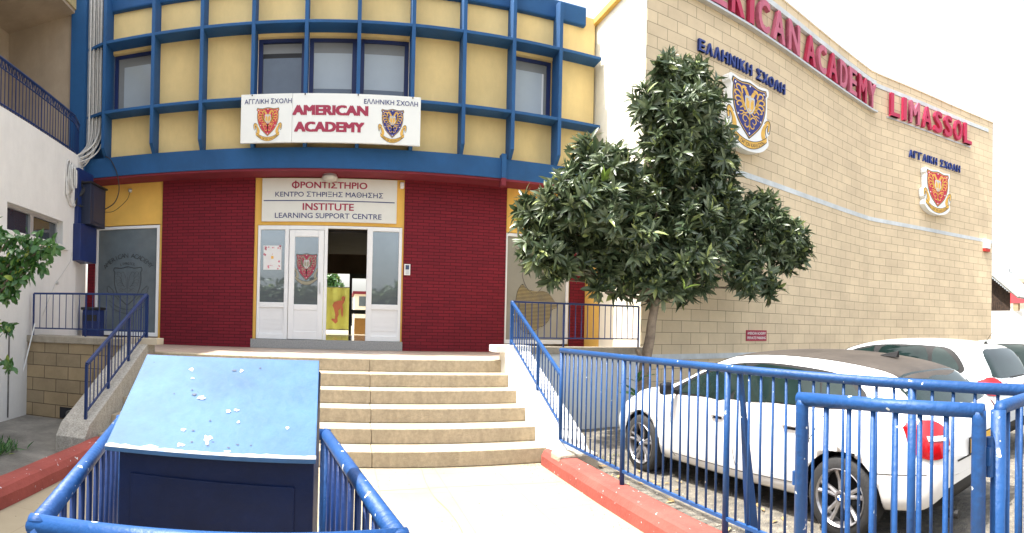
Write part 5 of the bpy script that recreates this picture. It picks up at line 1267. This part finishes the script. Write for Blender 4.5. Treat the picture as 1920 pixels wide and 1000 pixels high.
# plant with broad leaves at the tree's foot, weed tufts, litter
T_ = thing('foot_plant', 'small broad-leaved plant beside the tree trunk behind the fence', 'plant', (3.85, 6.6, -.06))
leaves_mesh('foliage', m_leaf2, T_, [np.array([3.92, 6.6, .55]), np.array([3.97, 6.6, .35]), np.array([3.9, 6.6, .75])], [np.array([0, 0, 1.])] * 3, 5, .26, .30, .0, (.5, 1.1), .15, .5)
MB().tube([(3.93, 6.6, -.06), (3.94, 6.6, .4), (3.92, 6.6, .72)], .010, 6).build('stem', m_bark, T_)
def blades(pts, L_, n):
    return pts, [np.array([rng.normal(0, .4), rng.normal(0, .4), 1.]) for _ in pts]
T_ = thing('grass_tuft', 'green grass tuft on the shaded yard at the left edge', 'grass tuft', (-3.55, 4.95, 0))
p, u = blades([np.array([-3.55 + rng.normal(0, .10), 4.95 + rng.normal(0, .13), .0]) for _ in range(160)], .1, 1)
leaves_mesh('blades', m_leaf2, T_, p, u, 3, .12, .10, .1, (.1, .9))
pts = []
for _ in range(520):
    y = rng.uniform(1.2, 7.3); x = 2.45 + abs(rng.normal(0, .10)) + (0 if y < 5.5 else rng.uniform(0, 1.6))
    if mnoise.noise(Vector((x * 2, y * 1.7, 0))) > -.05: pts.append(np.array([x, y, pz(x, y) - .005]))
g = leaves_mesh('weeds', m_grass, None, pts, [np.array([rng.normal(0, .5), rng.normal(0, .5), 1.]) for _ in pts], 5, .055, .13, .1, (.2, 1.2)); tag(g, kind='stuff')
mb = MB()
for _ in range(900):
    y = rng.uniform(.5, 7.4); x = 2.4 + abs(rng.normal(0, .9)); z = pz(x, y); r = float(rng.uniform(.004, .016)); a = rng.uniform(0, 3)
    v = [(x + r * math.cos(a + t) * (1 if t % 2 else .7), y + r * math.sin(a + t), z) for t in (0, 1.57, 3.14, 4.71)]
    mb.add(v + [(x, y, z + r * .7)], [(0, 1, 4), (1, 2, 4), (2, 3, 4), (3, 0, 4)])
mb.build('gravel', M('gravel_stones', (.42, .38, .30), .9, .5, 30, col2=(.20, .18, .15)), kind='stuff')
mb = MB()
for _ in range(70):
    y = rng.uniform(1.5, 7.2); x = 2.5 + abs(rng.normal(0, .5)); z = pz(x, y) + .012; a = rng.uniform(0, 6.28); l = float(rng.uniform(.03, .07)); c_, s_ = math.cos(a), math.sin(a)
    mb.add([(x - c_ * l, y - s_ * l, z), (x + s_ * l * .35, y - c_ * l * .35, z + .012), (x + c_ * l, y + s_ * l, z + .004), (x - s_ * l * .35, y + c_ * l * .35, z + .010)], [(0, 1, 2), (0, 2, 3)])
mb.build('fallen_leaves', M('dry_leaf', (.34, .19, .07), .8, .3, 6, col2=(.45, .36, .16)), kind='stuff')
# hedge and orange flowering bush behind the camera: they show in the door glass
T_ = thing('street_hedge', 'dark green hedge reflected in the entrance door glass', 'hedge', (0, -9, 0))
cs = [np.array([rng.uniform(-7, 7), -9 + rng.uniform(-.6, .6), rng.uniform(.1, 1) ** .7 * (3.2 + 1.1 * mnoise.noise(Vector((i * .01, 0, 0))))]) for i in range(2600)]
leaves_mesh('foliage', m_leaf, T_, cs, [np.array([rng.normal(), 1 + rng.normal() * .4, rng.normal()]) for _ in cs], 4, .30, .45, .2, (.3, 1.4))

mb = MB()
for k in range(28):
    x = -7 + k * .5; mb.box(x, x + .51, -9.35, -8.75, 0, 3.0 + .7 * mnoise.noise(Vector((k * .6, 3, 0))))
mb.build('hedge_core', M('hedge_dark', (.012, .022, .010), .9, .3), T_)
T_ = thing('back_garden_tree', 'round green tree behind the yellow banner seen through the door', 'tree', (-.75, 26, 0))
cs = [np.array([-.75, 26, 3.1]) + (lambda v: v / np.linalg.norm(v) * .75 * rng.uniform(.4, 1))(rng.normal(size=3)) for _ in range(240)]
leaves_mesh('crown', m_leaf2, T_, cs, [np.array([rng.normal(), rng.normal(), 1.]) for _ in cs], 5, .22, .45, .2, (.3, 1.3))
MB().tube([(-.75, 26, 0), (-.72, 26, 2.8)], .09, 8).build('trunk', m_bark, T_)

# ================================================================== FAR RIGHT BACKGROUND
T_ = thing('lean_to_shed', 'dark timber shed with corrugated roof on a white wall past the stone wall', 'shed', (20, 8, 0))
MB().box(19.6, 22.5, 6.9, 9.6, -.1, 2.36).build('base_wall', m_white, T_)
mb = MB()
for i in range(26):
    y = 7.55 + i * .085; zt2 = 3.05 + (y - 7.55) * .80; mb.box(19.62, 19.66, y, y + .078, 2.365, zt2)
mb.build('timber_cladding', M('dark_timber', (.045, .025, .015), .8, .5, 12), T_)
mb = MB()
for i in range(40):
    x = 19.3 + i * .08; mb.tube([(x, 7.1, 2.85), (x, 10, 5.17)], .05, 6)
mb.build('corrugated_roof', M('corrugated', (.30, .30, .28), .7, .3, 5), T_)
T_ = thing('distant_building', 'pale apartment building with a red balcony band at the far right', 'building', (36, 13, 0))
MB().box(36, 46, 6, 14.2, -.1, 4.3).build('wall', m_cream, T_)
MB().box(35.2, 46, 6, 14.3, 4.95, 5.2).box(35.8, 46, 6, 14.2, 4.3, 4.4).build('floor_slab', m_soffit, T_)
MB().box(35.0, 35.1, 6, 13.9, 3.55, 4.25).build('red_balcony', M('balcony_red', (.45, .04, .05), .7, .1), T_)
for y in (12.9, 11.0, 9.2): MB().box(35.05, 35.4, y, y + .35, 0, 4.0).build('brick_pillar', MBRICK('tan_brick' + str(y), (.42, .28, .16), (.36, .24, .14), (.3, .27, .2), .25, .08, .01), T_)
for k in range(4): MB().box(35.9, 36.0, 11.6 - k * 1.5, 12.4 - k * 1.5, 1.5, 2.6).build('window', m_glassdk, T_)
MB().tube([(36, 13.9, 5.2), (36, 13.9, 6.0)], .02, 5).tube([(36, 13.7, 5.75), (36, 14.1, 5.75)], .012, 4).build('antenna', m_trim, T_)
T_ = thing('blue_van', 'blue van parked far off at the right edge', 'van', (26, 8, 0))
MB().hexa([(25, 6.2, .3), (29, 6.2, .3), (29, 8.6, .3), (25, 8.6, .3)], [(25.4, 6.4, 2.15), (29, 6.4, 2.15), (29, 8.45, 2.15), (25.4, 8.45, 2.15)]).build('body', M('van_blue', (.10, .17, .30), .3, .1, coat=.5), T_, bevel=.12)
MB().hexa([(25.02, 6.5, 1.35), (25.1, 6.5, 1.35), (25.1, 8.4, 1.35), (25.02, 8.4, 1.35)], [(25.30, 6.6, 1.95), (25.35, 6.6, 1.95), (25.35, 8.3, 1.95), (25.30, 8.3, 1.95)]).build('windscreen', m_cglass, T_)
for y in (6.3, 8.35):
    mb = MB(); mb.lathe([(.32, 0), (.32, .2)], (26, y, .22), 'y', 18); mb.build('wheel', m_tyre, T_)

def crack(pts, w_, name='crack'):
    q = catmull([(x, y, 0) for x, y in pts], 6); mb = MB(); L = []; R_ = []
    for i, p in enumerate(q):
        a = q[max(i - 1, 0)]; b_ = q[min(i + 1, len(q) - 1)]; d = (b_ - a).normalized(); j = .006 * mnoise.noise(p * 17); w2 = w_ * (.5 + abs(mnoise.noise(p * 9)))
        L.append((p.x - d.y * w2 + j, p.y + d.x * w2, .0035)); R_.append((p.x + d.y * w2 + j, p.y - d.x * w2, .0035))
    n = len(L); mb.add(L + R_, [(i, i + 1, n + i + 1, n + i) for i in range(n - 1)]); return mb
T_ = crack([(.85, 5.65), (.82, 4.9), (.90, 4.1), (.84, 3.2), (.92, 2.4)], .004).build('path_crack', M('crack_dark', (.20, .165, .12), .95, .3, 20), kind='structure')
T_ = crack([(-.9, 5.0), (.1, 4.92), (1.1, 5.02), (2.1, 4.95)], .003).build('path_crack', MAT['crack_dark'], kind='structure')
mb = MB()
for _ in range(420):
    x = rng.uniform(-2.3, 2.1); y = rng.uniform(1.8, 5.65); r = float(rng.uniform(.002, .006)); a = rng.uniform(0, 3)
    if rng.uniform() < .6: x = 2.12 - abs(rng.normal(0, .12)) if rng.uniform() < .5 else x; y = y if rng.uniform() < .6 else 5.68 - abs(rng.normal(0, .06))
    mb.add([(x + r * math.cos(a + t), y + r * math.sin(a + t), .001) for t in (0, 1.57, 3.14, 4.71)] + [(x, y, r)], [(0, 1, 4), (1, 2, 4), (2, 3, 4), (3, 0, 4)])
mb.build('path_grit', M('grit', (.16, .13, .09), .9, .4, 30), kind='stuff')

for cat_, grp in (('car', 'cars parked in the school car park'), ('kerb', 'red painted kerbs along the path'), ('railing', 'blue railings round the steps and landing'), ('emblem', 'shield emblems on the stone wall'), ('side wall', 'sloping walls beside the steps'), ('lettering', 'raised lettering on the stone wall'), ('electrical box', 'electrical cabinets at the corner')):
    for o in COL.objects:
        if o.parent is None and o.get('category') == cat_ and 'balcony' not in o.name: o['group'] = grp
